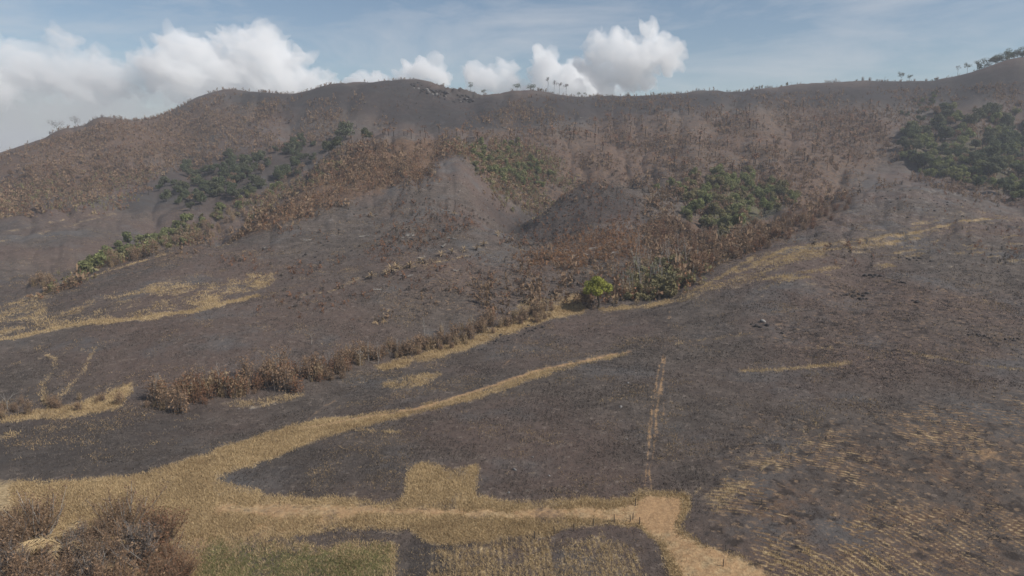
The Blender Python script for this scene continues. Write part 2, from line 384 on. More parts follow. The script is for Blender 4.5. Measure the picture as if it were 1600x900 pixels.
add(dark, poly([(200, 300), (300, 250), (420, 230), (530, 215), (500, 260), (350, 330), (180, 330)], .02), .5)
add(dark, poly([(380, 740), (450, 700), (620, 690), (640, 770), (500, 775)], .03), .3)
add(dark, poly([(640, 845), (720, 850), (700, 930), (630, 930)], .008), .5)
add(dark, poly([(-40, 665), (230, 635), (330, 640), (220, 730), (-40, 745)], .03), .35)
add(green, poly([(740, 228), (830, 235), (850, 290), (800, 300), (760, 270)], .02), .7)
add(green, poly([(1070, 290), (1220, 280), (1230, 330), (1120, 370)], .02), .7)
add(green, poly([(1400, 230), (1640, 180), (1640, 310), (1540, 300), (1430, 265)], .03), .6)
add(green, poly([(150, 400), (250, 370), (330, 340), (350, 350), (230, 400), (150, 425)], .02), .35)
add(green, poly([(960, 420), (1060, 410), (1080, 450), (980, 475)], .02), .45)
# foot tracks and ruts
TR = [[(1045, 487), (1038, 540), (1025, 610), (1013, 690), (1008, 760)], [(1048, 487), (1043, 540), (1032, 610), (1021, 690), (1015, 765)], [(1036, 560), (1034, 610), (1038, 650)], [(1030, 570), (1016, 640), (1010, 690)],
      [(1036, 580), (1024, 640), (1027, 690)]]
for k, (L, wd, v) in enumerate((([(75, 530), (62, 540), (58, 550), (88, 560), (85, 575), (68, 600), (70, 622), (78, 640)], .45, .85), ([(145, 548), (130, 582), (112, 598), (95, 622), (72, 648)], .45, .85), ([(88, 560), (105, 550), (125, 545), (130, 556)], .4, .7),
      ([(0, 568), (40, 562), (88, 560)], .5, .5), ([(560, 600), (540, 618), (510, 635), (470, 662)], .35, .8), ([(815, 505), (800, 560), (770, 590)], .35, .75), ([(1200, 610), (1180, 650), (1190, 670), (1230, 680)], .3, .5),
      ([(1300, 460), (1255, 520), (1245, 580), (1240, 620), (1232, 660)], .4, .4), ([(300, 560), (400, 540), (440, 530)], .5, .4), ([(205, 598), (170, 618), (110, 650)], .9, .8), ([(200, 603), (150, 640)], .8, .6))):
    add(strawL if k < 4 or k > 7 else soil, line(L, wd, 1.0, 60 + k), v)
for k in range(9):      # ruts running up from the bare corner to the right
    add(strawL, line([(1085 + 4 * k, 770 + 5 * k), (1150, 715 + 7 * k), (1230, 665 + 6 * k), (1310, 630 + 5 * k)], .28, .6, 80 + k), .45)
# streaky stubble over the near right corner
cw, _ = hit(1120, 985); cw = cw[0]
dc = np.hypot(Xf - cw[0], (Yf - cw[1])); ac = np.arctan2(Yf - cw[1], Xf - cw[0])
dcw = dc + .5 * fbm(Xf / 9, Yf / 9, 2, 127)
furrow = sstep(-.1, .6, .75 * np.sin(2 * math.pi * dcw / 1.15 + 1.5 * fbm(Xf / 11, Yf / 11, 2, 128)) + .9 * fbm(dcw / .8, ac * 55 / 5, 3, 120, .7)) * sstep(-.85, .25, fbm(Xf / 13, Yf / 13, 3, 125) + .35 * fbm(dcw / 2.4, ac * 8, 2, 126))
near_r = poly([(1075, 800), (1120, 740), (1250, 670), (1400, 640), (1660, 600), (1660, 930), (1150, 930)], .05)
FUR = (furrow * blur0(near_r, 16)).astype(np.float32) * .545
add(rust, (furrow * blur0(near_r, 16)).astype(np.float32), .0)
FUR = np.maximum(FUR, (furrow * blur0(poly([(1180, 820), (1330, 790), (1460, 930), (1190, 930)], .06), 14)).astype(np.float32))
add(rust, blur0(near_r, 20) * sstep(-.1, .5, fbm(dcw / 3.0, ac * 7, 3, 129)).astype(np.float32), .62)
UR = blur0(poly([(1080, 470), (1180, 415), (1330, 345), (1480, 320), (1660, 330), (1660, 420), (1400, 430), (1200, 465)], .04), 16)
add(strawL, UR * streaks(.42, 14, 1.5, 320, -.05, .4), .55)
add(ash, UR, .26)
# scattered unburnt tussocks on the black ground
spk = sstep(.42, .62, fbm(Xf / 2.2, Yf / 2.2, 3, 140, .65) + .25 * fbm(Xf / 40, Yf / 40, 2, 144))
add(straw, spk.astype(np.float32), .35)
spk2 = sstep(.30, .6, fbm(Xf / 5, Yf / 5, 4, 150, .65)) * sstep(280, 420, Rf)
add(rust, spk2.astype(np.float32), .38)
spk3 = sstep(.40, .6, fbm(Xf / 4, Yf / 4, 4, 160, .7)) * sstep(280, 420, Rf)
add(straw, spk3.astype(np.float32), .38)

RUT = z0.copy()
for k, L in enumerate(TR):
    add(RUT, line(L, .22, .4, 30 + k), .76)
straw *= (1 - .52 * sstep(-.05, .5, fbm(Xf / 6, Yf / 6, 4, 180, .65) + .5 * fbm(Xf / 25, Yf / 25, 2, 185))).astype(np.float32)
rows = sstep(-.25, .75, np.sin(2 * math.pi * (Xf + .06 * Yf) / .95 + .6 * fbm(Xf / 5, Yf / 5, 2, 190)) + .5 * fbm(Xf / .6, Yf / 1.5, 2, 191)).astype(np.float32)
blk = blur(poly([(660, 858), (760, 848), (930, 834), (990, 848), (1010, 880), (1020, 940), (650, 940)], .01), 8)
straw *= 1 - blk * (1 - .25 - .75 * rows) * .9
straw = np.maximum(np.maximum(blur(straw, 12) * (1 - blk) + blur(straw, 1) * blk, blur(strawL, 3)), FUR); soil = np.maximum(blur(soil, 3), blur(RUT, 1)); rust = np.maximum(blur(rust, 26), FUR * 1.7); ash = blur(ash, 10); green = blur(green, 22); dark = blur(dark, 8)

# ------------------------------------------------------------------ materials
def mat(name):
    m = bpy.data.materials.new(name); m.use_nodes = True
    b = m.node_tree.nodes['Principled BSDF']; b.inputs['Roughness'].default_value = 0.9
    if 'Specular IOR Level' in b.inputs: b.inputs['Specular IOR Level'].default_value = 0.15
    return m, m.node_tree, b
def nd(t, k, **kw):
    x = t.nodes.new(k)
    for a, v in kw.items(): setattr(x, a, v)
    return x
def noise(t, scale, detail=6, rough=.6, vec=None):
    x = nd(t, 'ShaderNodeTexNoise'); x.inputs['Scale'].default_value = scale; x.inputs['Detail'].default_value = detail; x.inputs['Roughness'].default_value = rough
    if vec is not None: t.links.new(vec, x.inputs['Vector'])
    return x.outputs['Fac']
def mrange(t, v, a, b, c=0.0, d=1.0):
    x = nd(t, 'ShaderNodeMapRange'); x.interpolation_type = 'SMOOTHSTEP'
    for i, q in ((1, a), (2, b), (3, c), (4, d)): x.inputs[i].default_value = q
    t.links.new(v, x.inputs[0]); return x.outputs[0]
def mixc(t, f, A, B):
    x = nd(t, 'ShaderNodeMix', data_type='RGBA')
    if hasattr(f, 'links'): t.links.new(f, x.inputs['Factor'])
    else: x.inputs['Factor'].default_value = f
    for s, q in (('A', A), ('B', B)):
        if hasattr(q, 'links'): t.links.new(q, x.inputs[s])
        else: x.inputs[s].default_value = (*q, 1)
    return x.outputs['Result']
def math_(t, op, a, b):
    x = nd(t, 'ShaderNodeMath', operation=op)
    for i, q in enumerate((a, b)):
        if hasattr(q, 'links'): t.links.new(q, x.inputs[i])
        else: x.inputs[i].default_value = q
    return x.outputs[0]

def ground_material():
    m, t, b = mat('burnt_ground')
    geo = nd(t, 'ShaderNodeNewGeometry'); pos = geo.outputs['Position']
    a1 = nd(t, 'ShaderNodeAttribute', attribute_name='cover'); a2 = nd(t, 'ShaderNodeAttribute', attribute_name='tint')
    s1 = nd(t, 'ShaderNodeSeparateColor'); t.links.new(a1.outputs['Color'], s1.inputs[0])
    s2 = nd(t, 'ShaderNodeSeparateColor'); t.links.new(a2.outputs['Color'], s2.inputs[0])
    big = noise(t, .012, 5, .55, pos); midn = noise(t, .16, 9, .68, pos); fine = noise(t, 1.5, 6, .7, pos); fin2 = noise(t, .55, 8, .75, pos)
    char = mixc(t, mrange(t, midn, .3, .7), CHAR[0], CHAR[1])
    char = mixc(t, mrange(t, big, .40, .60, 0, .9), char, CHAR[2])
    big2 = noise(t, .03, 6, .62, pos)
    char = mixc(t, mrange(t, big2, .50, .68, 0, .8), char, (.092, .086, .083))
    char = mixc(t, mrange(t, fin2, .54, .66, 0, .75), char, CHAR[3])
    char = mixc(t, mrange(t, fin2, .46, .34, 0, .7), char, CHAR[4])
    char = mixc(t, mrange(t, fine, .60, .70, 0, .6), char, CHAR[3])
    char = mixc(t, math_(t, 'MULTIPLY', s2.outputs[2], mrange(t, midn, .2, .5)), char, (.027, .025, .025))
    col = char
    def layer(col, mask, cA, cB, n1, n2, k, lo=.38, hi=.66):
        v = math_(t, 'ADD', mask, math_(t, 'MULTIPLY', math_(t, 'SUBTRACT', n1, .5), k))
        v = math_(t, 'ADD', v, math_(t, 'MULTIPLY', math_(t, 'SUBTRACT', midn, .5), k * .8))
        f = math_(t, 'MULTIPLY', mrange(t, v, lo, hi), mrange(t, mask, .03, .2))
        return mixc(t, f, col, mixc(t, mrange(t, n2, .3, .7), cA, cB))
    col = layer(col, s1.outputs[2], (.075, .044, .028), (.155, .095, .058), fin2, fine, 1.5, .36, .86)
    clump = noise(t, .30, 5, .62, pos); clump2 = noise(t, .62, 4, .6, pos)
    rm = mrange(t, s1.outputs[2], .05, .35)
    col = mixc(t, math_(t, 'MULTIPLY', rm, mrange(t, clump, .53, .63, 0, .85)), col, (.036, .028, .024))
    col = mixc(t, math_(t, 'MULTIPLY', rm, mrange(t, clump2, .57, .66, 0, .75)), col, (.22, .15, .095))
    col = layer(col, s2.outputs[0], (.18, .175, .165), (.27, .26, .25), fin2, fine, 1.6, .40, .8)
    col = layer(col, s1.outputs[0], (.22, .158, .085), (.46, .345, .20), fin2, fine, 1.6, .26, .86)
    col = layer(col, s2.outputs[1], (.058, .062, .030), (.125, .115, .055), fin2, fine, 1.7, .36, .9)
    col = layer(col, s1.outputs[1], (.27, .165, .085), (.40, .255, .135), fin2, fine, 1.5, .28, .95)
    t.links.new(col, b.inputs['Base Color'])
    b.inputs['Roughness'].default_value = .95
    bp = nd(t, 'ShaderNodeBump'); bp.inputs['Strength'].default_value = .8; bp.inputs['Distance'].default_value = .5
    h = math_(t, 'ADD', fin2, math_(t, 'MULTIPLY', fine, .4)); t.links.new(h, bp.inputs['Height']); t.links.new(bp.outputs[0], b.inputs['Normal'])
    return m
CHAR = [(.058, .047, .040), (.108, .088, .074), (.096, .068, .056), (.185, .15, .124), (.044, .038, .035)]
M_GROUND = ground_material()

def veg(name, c1, c2, c3=None, transl=0.0):
    """foliage or twigs: tone varies leaf by leaf, plant by plant"""
    m, t, b = mat(name)
    a = nd(t, 'ShaderNodeAttribute', attribute_name='tone')
    oi = nd(t, 'ShaderNodeObjectInfo')
    c = mixc(t, a.outputs['Fac'], c1, c2)
    c = mixc(t, math_(t, 'MULTIPLY', oi.outputs['Random'], .7), c, c3 if c3 else tuple(.6 * (p + q) * .5 for p, q in zip(c1, c2)))
    t.links.new(c, b.inputs['Base Color'])
    if transl:
        tr = nd(t, 'ShaderNodeBsdfTranslucent'); t.links.new(c, tr.inputs['Color'])
        ms = nd(t, 'ShaderNodeMixShader'); ms.inputs[0].default_value = transl
        out = t.nodes['Material Output']
        t.links.new(b.outputs[0], ms.inputs[1]); t.links.new(tr.outputs[0], ms.inputs[2]); t.links.new(ms.outputs[0], out.inputs['Surface'])
    return m
M = dict(
    bright=veg('bright_leaf', (.11, .12, .026), (.44, .43, .09), (.28, .285, .06), .25),
    green=veg('green_leaf', (.105, .13, .048), (.28, .295, .12), (.20, .19, .09), .3),
    deep=veg('deep_green_leaf', (.052, .072, .042), (.165, .185, .09), (.125, .12, .075), .3),
    olive=veg('olive_leaf', (.13, .125, .055), (.27, .245, .12), (.20, .155, .085), .25),
    brown=veg('scorched_leaf', (.15, .092, .056), (.36, .235, .145), (.24, .165, .105), .25),
    red=veg('rusty_leaf', (.14, .068, .038), (.28, .145, .08), (.18, .105, .066), .2),
    orange=veg('orange_leaf', (.19, .095, .042), (.36, .20, .095), (.24, .13, .07), .2),
    tan=veg('dried_leaf', (.20, .14, .08), (.40, .30, .18), (.27, .19, .115), .2),
    straw=veg('dry_grass_blade', (.30, .21, .11), (.62, .47, .265), (.40, .285, .16), .3),
    greengrass=veg('green_grass_blade', (.14, .145, .055), (.29, .27, .12), None, .25),
    grey=veg('grey_twig', (.085, .07, .062), (.23, .195, .17)),
    char=veg('charred_stubble', (.046, .039, .035), (.11, .091, .078)),
    bark=veg('dark_bark', (.035, .028, .022), (.08, .065, .05)),
    pale=veg('bleached_wood', (.22, .20, .175), (.40, .37, .33)),
    rock=veg('dark_stone', (.025, .022, .022), (.075, .066, .062)),
    stone=veg('pale_stone', (.15, .14, .13), (.28, .265, .25)),
    post=veg('weathered_post', (.045, .036, .03), (.12, .098, .08)),
    wire=veg('rusty_wire', (.10, .09, .085), (.16, .15, .14)),
)

# ------------------------------------------------------------------ mesh helpers
def link_mesh(name, V, loops, sizes, mats, tone=None, mi=None, smooth=False, parent=None):
    me = bpy.data.meshes.new(name)
    V = np.ascontiguousarray(V, np.float32); loops = np.ascontiguousarray(loops, np.int32); sizes = np.asarray(sizes, np.int32)
    me.vertices.add(len(V)); me.vertices.foreach_set('co', V.ravel())
    me.loops.add(len(loops)); me.loops.foreach_set('vertex_index', loops)
    me.polygons.add(len(sizes)); me.polygons.foreach_set('loop_start', np.concatenate([[0], np.cumsum(sizes)[:-1]]).astype(np.int32)); me.polygons.foreach_set('loop_total', sizes)
    for m in mats: me.materials.append(m)
    if mi is not None: me.polygons.foreach_set('material_index', np.asarray(mi, np.int32))
    if smooth: me.polygons.foreach_set('use_smooth', np.ones(len(sizes), bool))
    if tone is not None:
        at = me.attributes.new('tone', 'FLOAT', 'POINT'); at.data.foreach_set('value', np.clip(np.asarray(tone, np.float32), 0, 1))
    me.update(calc_edges=True)
    return me
def obj(name, me, parent=None):
    o = bpy.data.objects.new(name, me); COL.objects.link(o)
    if parent: o.parent = parent
    return o
def tag(o, label=None, cat=None, group=None, kind=None):
    for k, v in (('label', label), ('category', cat), ('group', group), ('kind', kind)):
        if v: o[k] = v
    return o

class Geo:
    def __init__(s): s.V = []; s.L = []; s.S = []; s.T = []; s.I = []; s.n = 0
    def raw(s, V, F_, tone, mi=0):
        V = np.asarray(V, float).reshape(-1, 3); F_ = np.asarray(F_, int)
        s.V.append(V); s.L.append((F_ + s.n).ravel()); s.S.append(np.full(len(F_), F_.shape[1])); s.I.append(np.full(len(F_), mi))
        s.T.append(np.broadcast_to(tone, (len(V),)).astype(float)); s.n += len(V)
    def leaves(s, c, size, tone, mi=0, rng=RNG, aspect=1.5, up=0.3, out=None):
        """one small quad per leaf spray"""
        c = np.asarray(c, float); n_ = len(c)
        nrm = rng.normal(size=(n_, 3)); nrm /= np.linalg.norm(nrm, axis=1, keepdims=True)
        if out is not None: nrm = nrm + out * .9
        nrm[:, 2] += up; nrm /= np.linalg.norm(nrm, axis=1, keepdims=True) + 1e-9
        a = np.cross(nrm, rng.normal(size=(n_, 3))); a /= np.linalg.norm(a, axis=1, keepdims=True) + 1e-9
        b = np.cross(nrm, a)
        size = np.broadcast_to(size, (n_,))[:, None]; a = a * size * aspect * .5; b = b * size * .5
        k = nrm * size * .15
        V = np.stack([c - a, c - b * .8 + k, c + a, c + b + k], 1).reshape(-1, 3)
        s.raw(V, np.arange(4 * n_).reshape(-1, 4), np.repeat(np.broadcast_to(tone, (n_,)), 4), mi)
    def tube(s, pts, rad, tone=.5, mi=0, seg=5):
        pts = np.asarray(pts, float); m = len(pts)
        Vs = []
        for i in range(m):
            d = pts[min(i + 1, m - 1)] - pts[max(i - 1, 0)]; d = d / (np.linalg.norm(d) + 1e-9)
            u = np.cross(d, (0.3, 1, 0.1)); u /= np.linalg.norm(u); v = np.cross(d, u)
            for k in range(seg):
                an = 2 * math.pi * k / seg; Vs.append(pts[i] + rad[i] * (math.cos(an) * u + math.sin(an) * v))
        Fs = [[i * seg + k, i * seg + (k + 1) % seg, (i + 1) * seg + (k + 1) % seg, (i + 1) * seg + k] for i in range(m - 1) for k in range(seg)]
        s.raw(Vs, Fs, tone, mi)
        top = np.arange((m - 1) * seg, m * seg)
        s.raw(np.array(Vs)[top], [list(range(seg))], tone, mi)
    def strips(s, p0, p1, w, tone, mi=0, rng=RNG):
        """thin tapering twigs or blades, p0 -> p1"""
        p0 = np.asarray(p0, float); p1 = np.asarray(p1, float); n_ = len(p0)
        d = p1 - p0; sd = np.cross(d, rng.normal(size=(n_, 3))); sd /= np.linalg.norm(sd, axis=1, keepdims=True) + 1e-9
        w = np.broadcast_to(w, (n_,))[:, None] * .5
        V = np.stack([p0 - sd * w, p0 + sd * w, p1], 1).reshape(-1, 3)
        s.raw(V, np.arange(3 * n_).reshape(-1, 3), np.repeat(np.broadcast_to(tone, (n_,)), 3), mi)
    def mesh(s, name, mats, smooth=False):
        return link_mesh(name, np.concatenate(s.V), np.concatenate(s.L), np.concatenate(s.S), mats, np.concatenate(s.T), np.concatenate(s.I), smooth)

# ------------------------------------------------------------------ the ground, one sheet
def build_ground():
    V = np.stack([X2, Y2, Z], -1).reshape(-1, 3)
    i = np.arange(NT)[:, None]; j = np.arange(NR - 1)[None]
    a = i * NR + j; b = ((i + 1) % NT) * NR + j
    Fq = np.stack([a, a + 1, b + 1, b], -1).reshape(-1, 4)
    V = np.concatenate([V, [[0, 0, 0]]])
    tri = np.stack([np.full(NT, NT * NR), np.arange(NT) * NR, ((np.arange(NT) + 1) % NT) * NR], 1)
    me = link_mesh('ground', V, np.concatenate([Fq.ravel(), tri.ravel()]), np.concatenate([np.full(len(Fq), 4), np.full(NT, 3)]), [M_GROUND], smooth=True)
    def full(Mk):
        o = np.zeros((NT, NR), np.float32); o[:NF, 6:806] = Mk; return np.concatenate([o.ravel(), [0]])
    for nm, ch in (('cover', (straw, soil, rust)), ('tint', (ash, green, dark))):
        at = me.color_attributes.new(nm, 'FLOAT_COLOR', 'POINT')
        c = np.ones((len(V), 4), np.float32)
        for k, q in enumerate(ch): c[:, k] = full(q)
        at.data.foreach_set('color', c.ravel())
    o = obj('ground', me); tag(o, kind='structure'); return o
build_ground()

# ------------------------------------------------------------------ haze: the smoky air between here and the ridge
def build_haze():
    x0, x1, y0, y1, zb, zt = -4600, 4600, -4600, 4600, float(Z.min()) - 1.5, float(Z.max()) + 32
    V = [(x, y, z) for z in (zb, zt) for y in (y0, y1) for x in (x0, x1)]
    Fq = [(0, 2, 3, 1), (4, 5, 7, 6), (0, 1, 5, 4), (2, 6, 7, 3), (0, 4, 6, 2), (1, 3, 7, 5)]
    m = bpy.data.materials.new('haze'); m.use_nodes = True; t = m.node_tree; t.nodes.clear()
    out = t.nodes.new('ShaderNodeOutputMaterial'); v = t.nodes.new('ShaderNodeVolumePrincipled')
    v.inputs['Color'].default_value = (.86, .91, 1, 1); v.inputs['Density'].default_value = HAZE
    t.links.new(v.outputs[0], out.inputs['Volume'])
    me = bpy.data.meshes.new('haze'); me.from_pydata(V, [], Fq); me.materials.append(m)
    tag(obj('haze', me), kind='stuff')
HAZE = 0.00013
build_haze()

# ------------------------------------------------------------------ cumulus clouds beyond the ridge
def noise3(p, seed):
    return (vnoise(p[:, 0] + 3.1 * p[:, 2], p[:, 1] + 1.7 * p[:, 2], seed) + vnoise(p[:, 1] * .9 - 2.3 * p[:, 0], p[:, 2] + .6 * p[:, 0], seed + 1) + vnoise(p[:, 2] * 1.1 + .4 * p[:, 1], p[:, 0] * .9 - .8 * p[:, 1], seed + 2)) / 1.8
def sky_point(px, py, dist):
    th, s = ray(px, py); th = float(th); s = float(s)
    return Vector((dist * math.sin(th), dist * math.cos(th), CAMZ + s * dist))
def ico(sub=3):
    import bmesh
    bm = bmesh.new(); bmesh.ops.create_icosphere(bm, subdivisions=sub, radius=1)
    V = np.array([v.co[:] for v in bm.verts]); Fq = np.array([[v.index for v in f.verts] for f in bm.faces]); bm.free(); return V, Fq
ICO_V, ICO_F = ico(3)
def cloud(label, blobs, dist, density, vox, seed, group=None, white=.988):
    rng = np.random.default_rng(seed)
    sc_ = dist / F
    g = Geo()
    for (px, py, rad) in blobs:
        for k in range(5):
            a = rng.uniform(0, 2 * math.pi); q = rng.uniform(.25, .7) * rad if k else 0
            r = rad * (rng.uniform(.35, .6) if k else .8)
            c = sky_point(px + q * math.cos(a), py + q * math.sin(a) * .8, dist + rng.uniform(-1, 1) * rad * sc_ * .6)
            g.raw(np.array(c) + ICO_V * r * sc_ * np.array([1, 1, .92]), ICO_F, .5)
    me = g.mesh('cumulus_cloud', [])
    tmp = bpy.data.objects.new('cumulus_cloud', me); COL.objects.link(tmp)
    md = tmp.modifiers.new('r', 'REMESH'); md.mode = 'VOXEL'; md.voxel_size = vox
    dg = bpy.context.evaluated_depsgraph_get(); me2 = bpy.data.meshes.new_from_object(tmp.evaluated_get(dg))
    bpy.data.objects.remove(tmp); bpy.data.meshes.remove(me); me2.name = 'cumulus_cloud'
    nv = len(me2.vertices); co = np.empty(nv * 3); me2.vertices.foreach_get('co', co); co = co.reshape(-1, 3)
    no_ = np.empty(nv * 3); me2.vertices.foreach_get('normal', no_); no_ = no_.reshape(-1, 3)
    u = 95 * sc_
    dsp = 0
    for k, (sz, am) in enumerate(((.55, .09), (.26, .11), (.12, .085), (.055, .045))):
        q = co / (u * sz)
        dsp = dsp + am * u * (np.abs(noise3(q, seed + 9 * k)) * 2 - .7)
    co = co + no_ * dsp[:, None]
    me2.vertices.foreach_set('co', co.ravel()); me2.update()
    tmp = bpy.data.objects.new('cumulus_cloud', me2); COL.objects.link(tmp)
    md = tmp.modifiers.new('r', 'REMESH'); md.mode = 'VOXEL'; md.voxel_size = vox * .85
    dg = bpy.context.evaluated_depsgraph_get(); me3 = bpy.data.meshes.new_from_object(tmp.evaluated_get(dg))
    bpy.data.objects.remove(tmp); bpy.data.meshes.remove(me2); me2 = me3; me2.name = 'cumulus_cloud'
    m = bpy.data.materials.new('cloud_vapour'); m.use_nodes = True; t = m.node_tree; t.nodes.clear()
    out = t.nodes.new('ShaderNodeOutputMaterial'); v = t.nodes.new('ShaderNodeVolumePrincipled')
    v.inputs['Color'].default_value = (white, white, white, 1); v.inputs['Density'].default_value = density; v.inputs['Anisotropy'].default_value = .1
    t.links.new(v.outputs[0], out.inputs['Volume'])
    me2.materials.clear(); me2.materials.append(m)
    o = obj('cumulus_cloud', me2)
    tag(o, label, 'cloud', group)
DC = 8200
cloud('towering white cumulus cloud over the left ridge', [(395, 75, 42), (360, 70, 30), (430, 100, 45), (465, 95, 22), (385, 120, 50), (340, 115, 40), (480, 130, 32), (505, 125, 18), (275, 85, 34), (300, 120, 45), (245, 100, 30), (430, 150, 40), (330, 160, 40)], DC, .006, 19, 4)
cloud('bright cauliflower cumulus standing over the saddle right of centre', [(1020, 60, 26), (1035, 88, 32), (1000, 90, 34), (960, 85, 32), (940, 68, 18), (980, 112, 34), (925, 105, 24), (950, 125, 28), (1010, 110, 28), (1050, 85, 16), (985, 135, 22)], DC, .006, 18, 7)
cloud('lower white cumulus puff behind the bare saddle trees', [(855, 105, 26), (870, 122, 30), (840, 130, 24), (900, 135, 26), (885, 150, 26), (930, 148, 30), (965, 140, 20)], DC + 600, .0065, 18, 9)
cloud('soft white cumulus peeking over the main summit', [(665, 108, 24), (645, 118, 22), (685, 122, 22), (620, 130, 22), (590, 130, 18), (560, 132, 14)], DC + 900, .007, 26, 12)
cloud('faint low cumulus beside the notch in the ridge', [(760, 125, 28), (790, 115, 24), (800, 135, 26), (740, 135, 24), (725, 145, 18)], DC + 900, .005, 26, 15)
cloud('wide soft cumulus bank low at the left', [(95, 65, 22), (80, 75, 14), (110, 72, 16), (150, 95, 26), (25, 100, 42), (60, 110, 40), (-20, 90, 40), (110, 115, 40), (170, 125, 40), (220, 120, 36), (-40, 130, 50), (-90, 100, 60)], DC + 300, .0034, 24, 20)

cloud('flat veil of cloud under the left cumulus bank, its shade put into a grey tint', [(60, 150, 50), (160, 160, 50), (260, 160, 45), (-40, 160, 60), (340, 165, 40), (120, 195, 55), (230, 195, 45), (20, 205, 60), (-60, 230, 60), (60, 240, 50), (430, 160, 30)], DC + 2200, .0016, 40, 23, white=.74)  # grey vapour colour stands in for this cloud lying in shade

# ------------------------------------------------------------------ plants
def lobed(g, rng, lobes, n_each, size, mi, tone0=.35, tone1=.5, up=.35):
    for (c, r) in lobes:
        d = rng.normal(size=(n_each, 3)); d /= np.linalg.norm(d, axis=1, keepdims=True)
        rad = rng.uniform(.45, 1.05, n_each) ** .6
        p = np.array(c) + d * rad[:, None] * np.array(r)
        lt = rng.uniform(-.22, .22)
        g.leaves(p, rng.uniform(.7, 1.35, n_each) * size, np.clip(tone0 + lt + tone1 * rng.uniform(-.5, .7, n_each), 0, 1), mi, rng, up=up, out=d)
def limbs(g, rng, h0, lobes, r0, mi, seg=6):
    """bole to h0, then one limb to each lobe"""
    k = rng.normal(0, .04, (4, 2)) * h0
    pts = [(0, 0, -.4), (k[1, 0], k[1, 1], h0 * .4), (k[2, 0], k[2, 1], h0 * .75), (k[3, 0], k[3, 1], h0)]
    g.tube(pts, [r0 * 1.25, r0 * .9, r0 * .75, r0 * .65], .4, mi, seg)
    for c, r in lobes:
        c = np.array(c); b = np.array(pts[3 if rng.random() < .6 else 2]); mid = (b + c) / 2 + rng.normal(0, .08, 3) * np.linalg.norm(c - b); mid[2] -= .05 * h0
        g.tube([b, mid, c], [r0 * .5, r0 * .32, r0 * .1], .45, mi, 4)
def crown_lobes(rng, h, w, n_, base=.45):
    L = []
    for k in range(n_):
        a = 2 * math.pi * (k + rng.uniform(-.3, .3)) / n_ * 1.618 * 2; q = math.sqrt(rng.uniform(.05, 1)) * w * .36
        zz = h * rng.uniform(base + .08, .86) - (q / w) ** 2 * h * .25
        r = w * rng.uniform(.17, .28)
        L.append(((q * math.cos(a), q * math.sin(a), zz), (r, r, r * .8)))
    return L
def tree_geo(seed, h, w, n_lobe, n_leaf, size, leaf, base=.42, bark='bark', parts=False, trunk=.28):
    rng = np.random.default_rng(seed); L = crown_lobes(rng, h, w, n_lobe, base)
    g1 = Geo(); limbs(g1, rng, h * base, L, trunk, 0)
    g2 = Geo() if parts else g1
    lobed(g2, rng, L, n_leaf, size, 0 if parts else 1)
    if parts: return g1.mesh('trunk', [M[bark]]), g2.mesh('crown', [M[leaf]])
    return g1.mesh('tree', [M[bark], M[leaf]])
def shrub_geo(seed, h, w, n_lobe, n_leaf, size, leaf, twig='bark', n_tw=30, name='shrub'):
    rng = np.random.default_rng(seed); g = Geo()
    L = []
    for k in range(n_lobe):
        a = rng.uniform(0, 6.28); q = math.sqrt(rng.uniform(0, 1)) * w * .33
        r = w * rng.uniform(.16, .27); L.append(((q * math.cos(a), q * math.sin(a), rng.uniform(.25, .78) * h), (r, r, min(r * 1.15, h * .3))))
    lobed(g, rng, L, n_leaf, size, 1, up=.25)
    e = np.array([L[i % n_lobe][0] for i in range(n_tw)]) + rng.normal(0, w * .16, (n_tw, 3)); e[:, 2] = np.abs(e[:, 2]) + h * .15
    b = rng.normal(0, w * .06, (n_tw, 3)); b[:, 2] = -.2
    g.strips(b, e, max(.05, h * .02), rng.uniform(.2, .9, n_tw), 0, rng)
    return g.mesh(name, [M[twig], M[leaf]])
def spiky_geo(seed, h, w, leaf, twig, n_st=34, name='scorched_shrub', leafy=60, lf=.16):
    """dried upright thicket plant: many standing stems and withered leaves hanging on them"""
    rng = np.random.default_rng(seed); g = Geo()
    b = rng.normal(0, w * .17, (n_st, 3)); b[:, 2] = -.15
    hh = h * rng.uniform(.5, 1.0, n_st)
    e = b + np.stack([rng.normal(0, w * .17, n_st), rng.normal(0, w * .17, n_st), hh], 1)
    g.strips(b, e, max(.07, h * .020), rng.uniform(.1, 1, n_st), 0, rng)
    i = rng.integers(0, n_st, leafy); t = rng.uniform(.15, 1, leafy)[:, None]
    p = b[i] * (1 - t) + e[i] * t + rng.normal(0, w * .09, (leafy, 3)) * (1.2 - t * .6)
    p[:, 2] = np.maximum(p[:, 2], .1)
    g.leaves(p, rng.uniform(.6, 1.4, leafy) * h * lf, rng.uniform(0, 1, leafy), 1, rng, aspect=2.0, up=0)
    return g.mesh(name, [M[twig], M[leaf]])
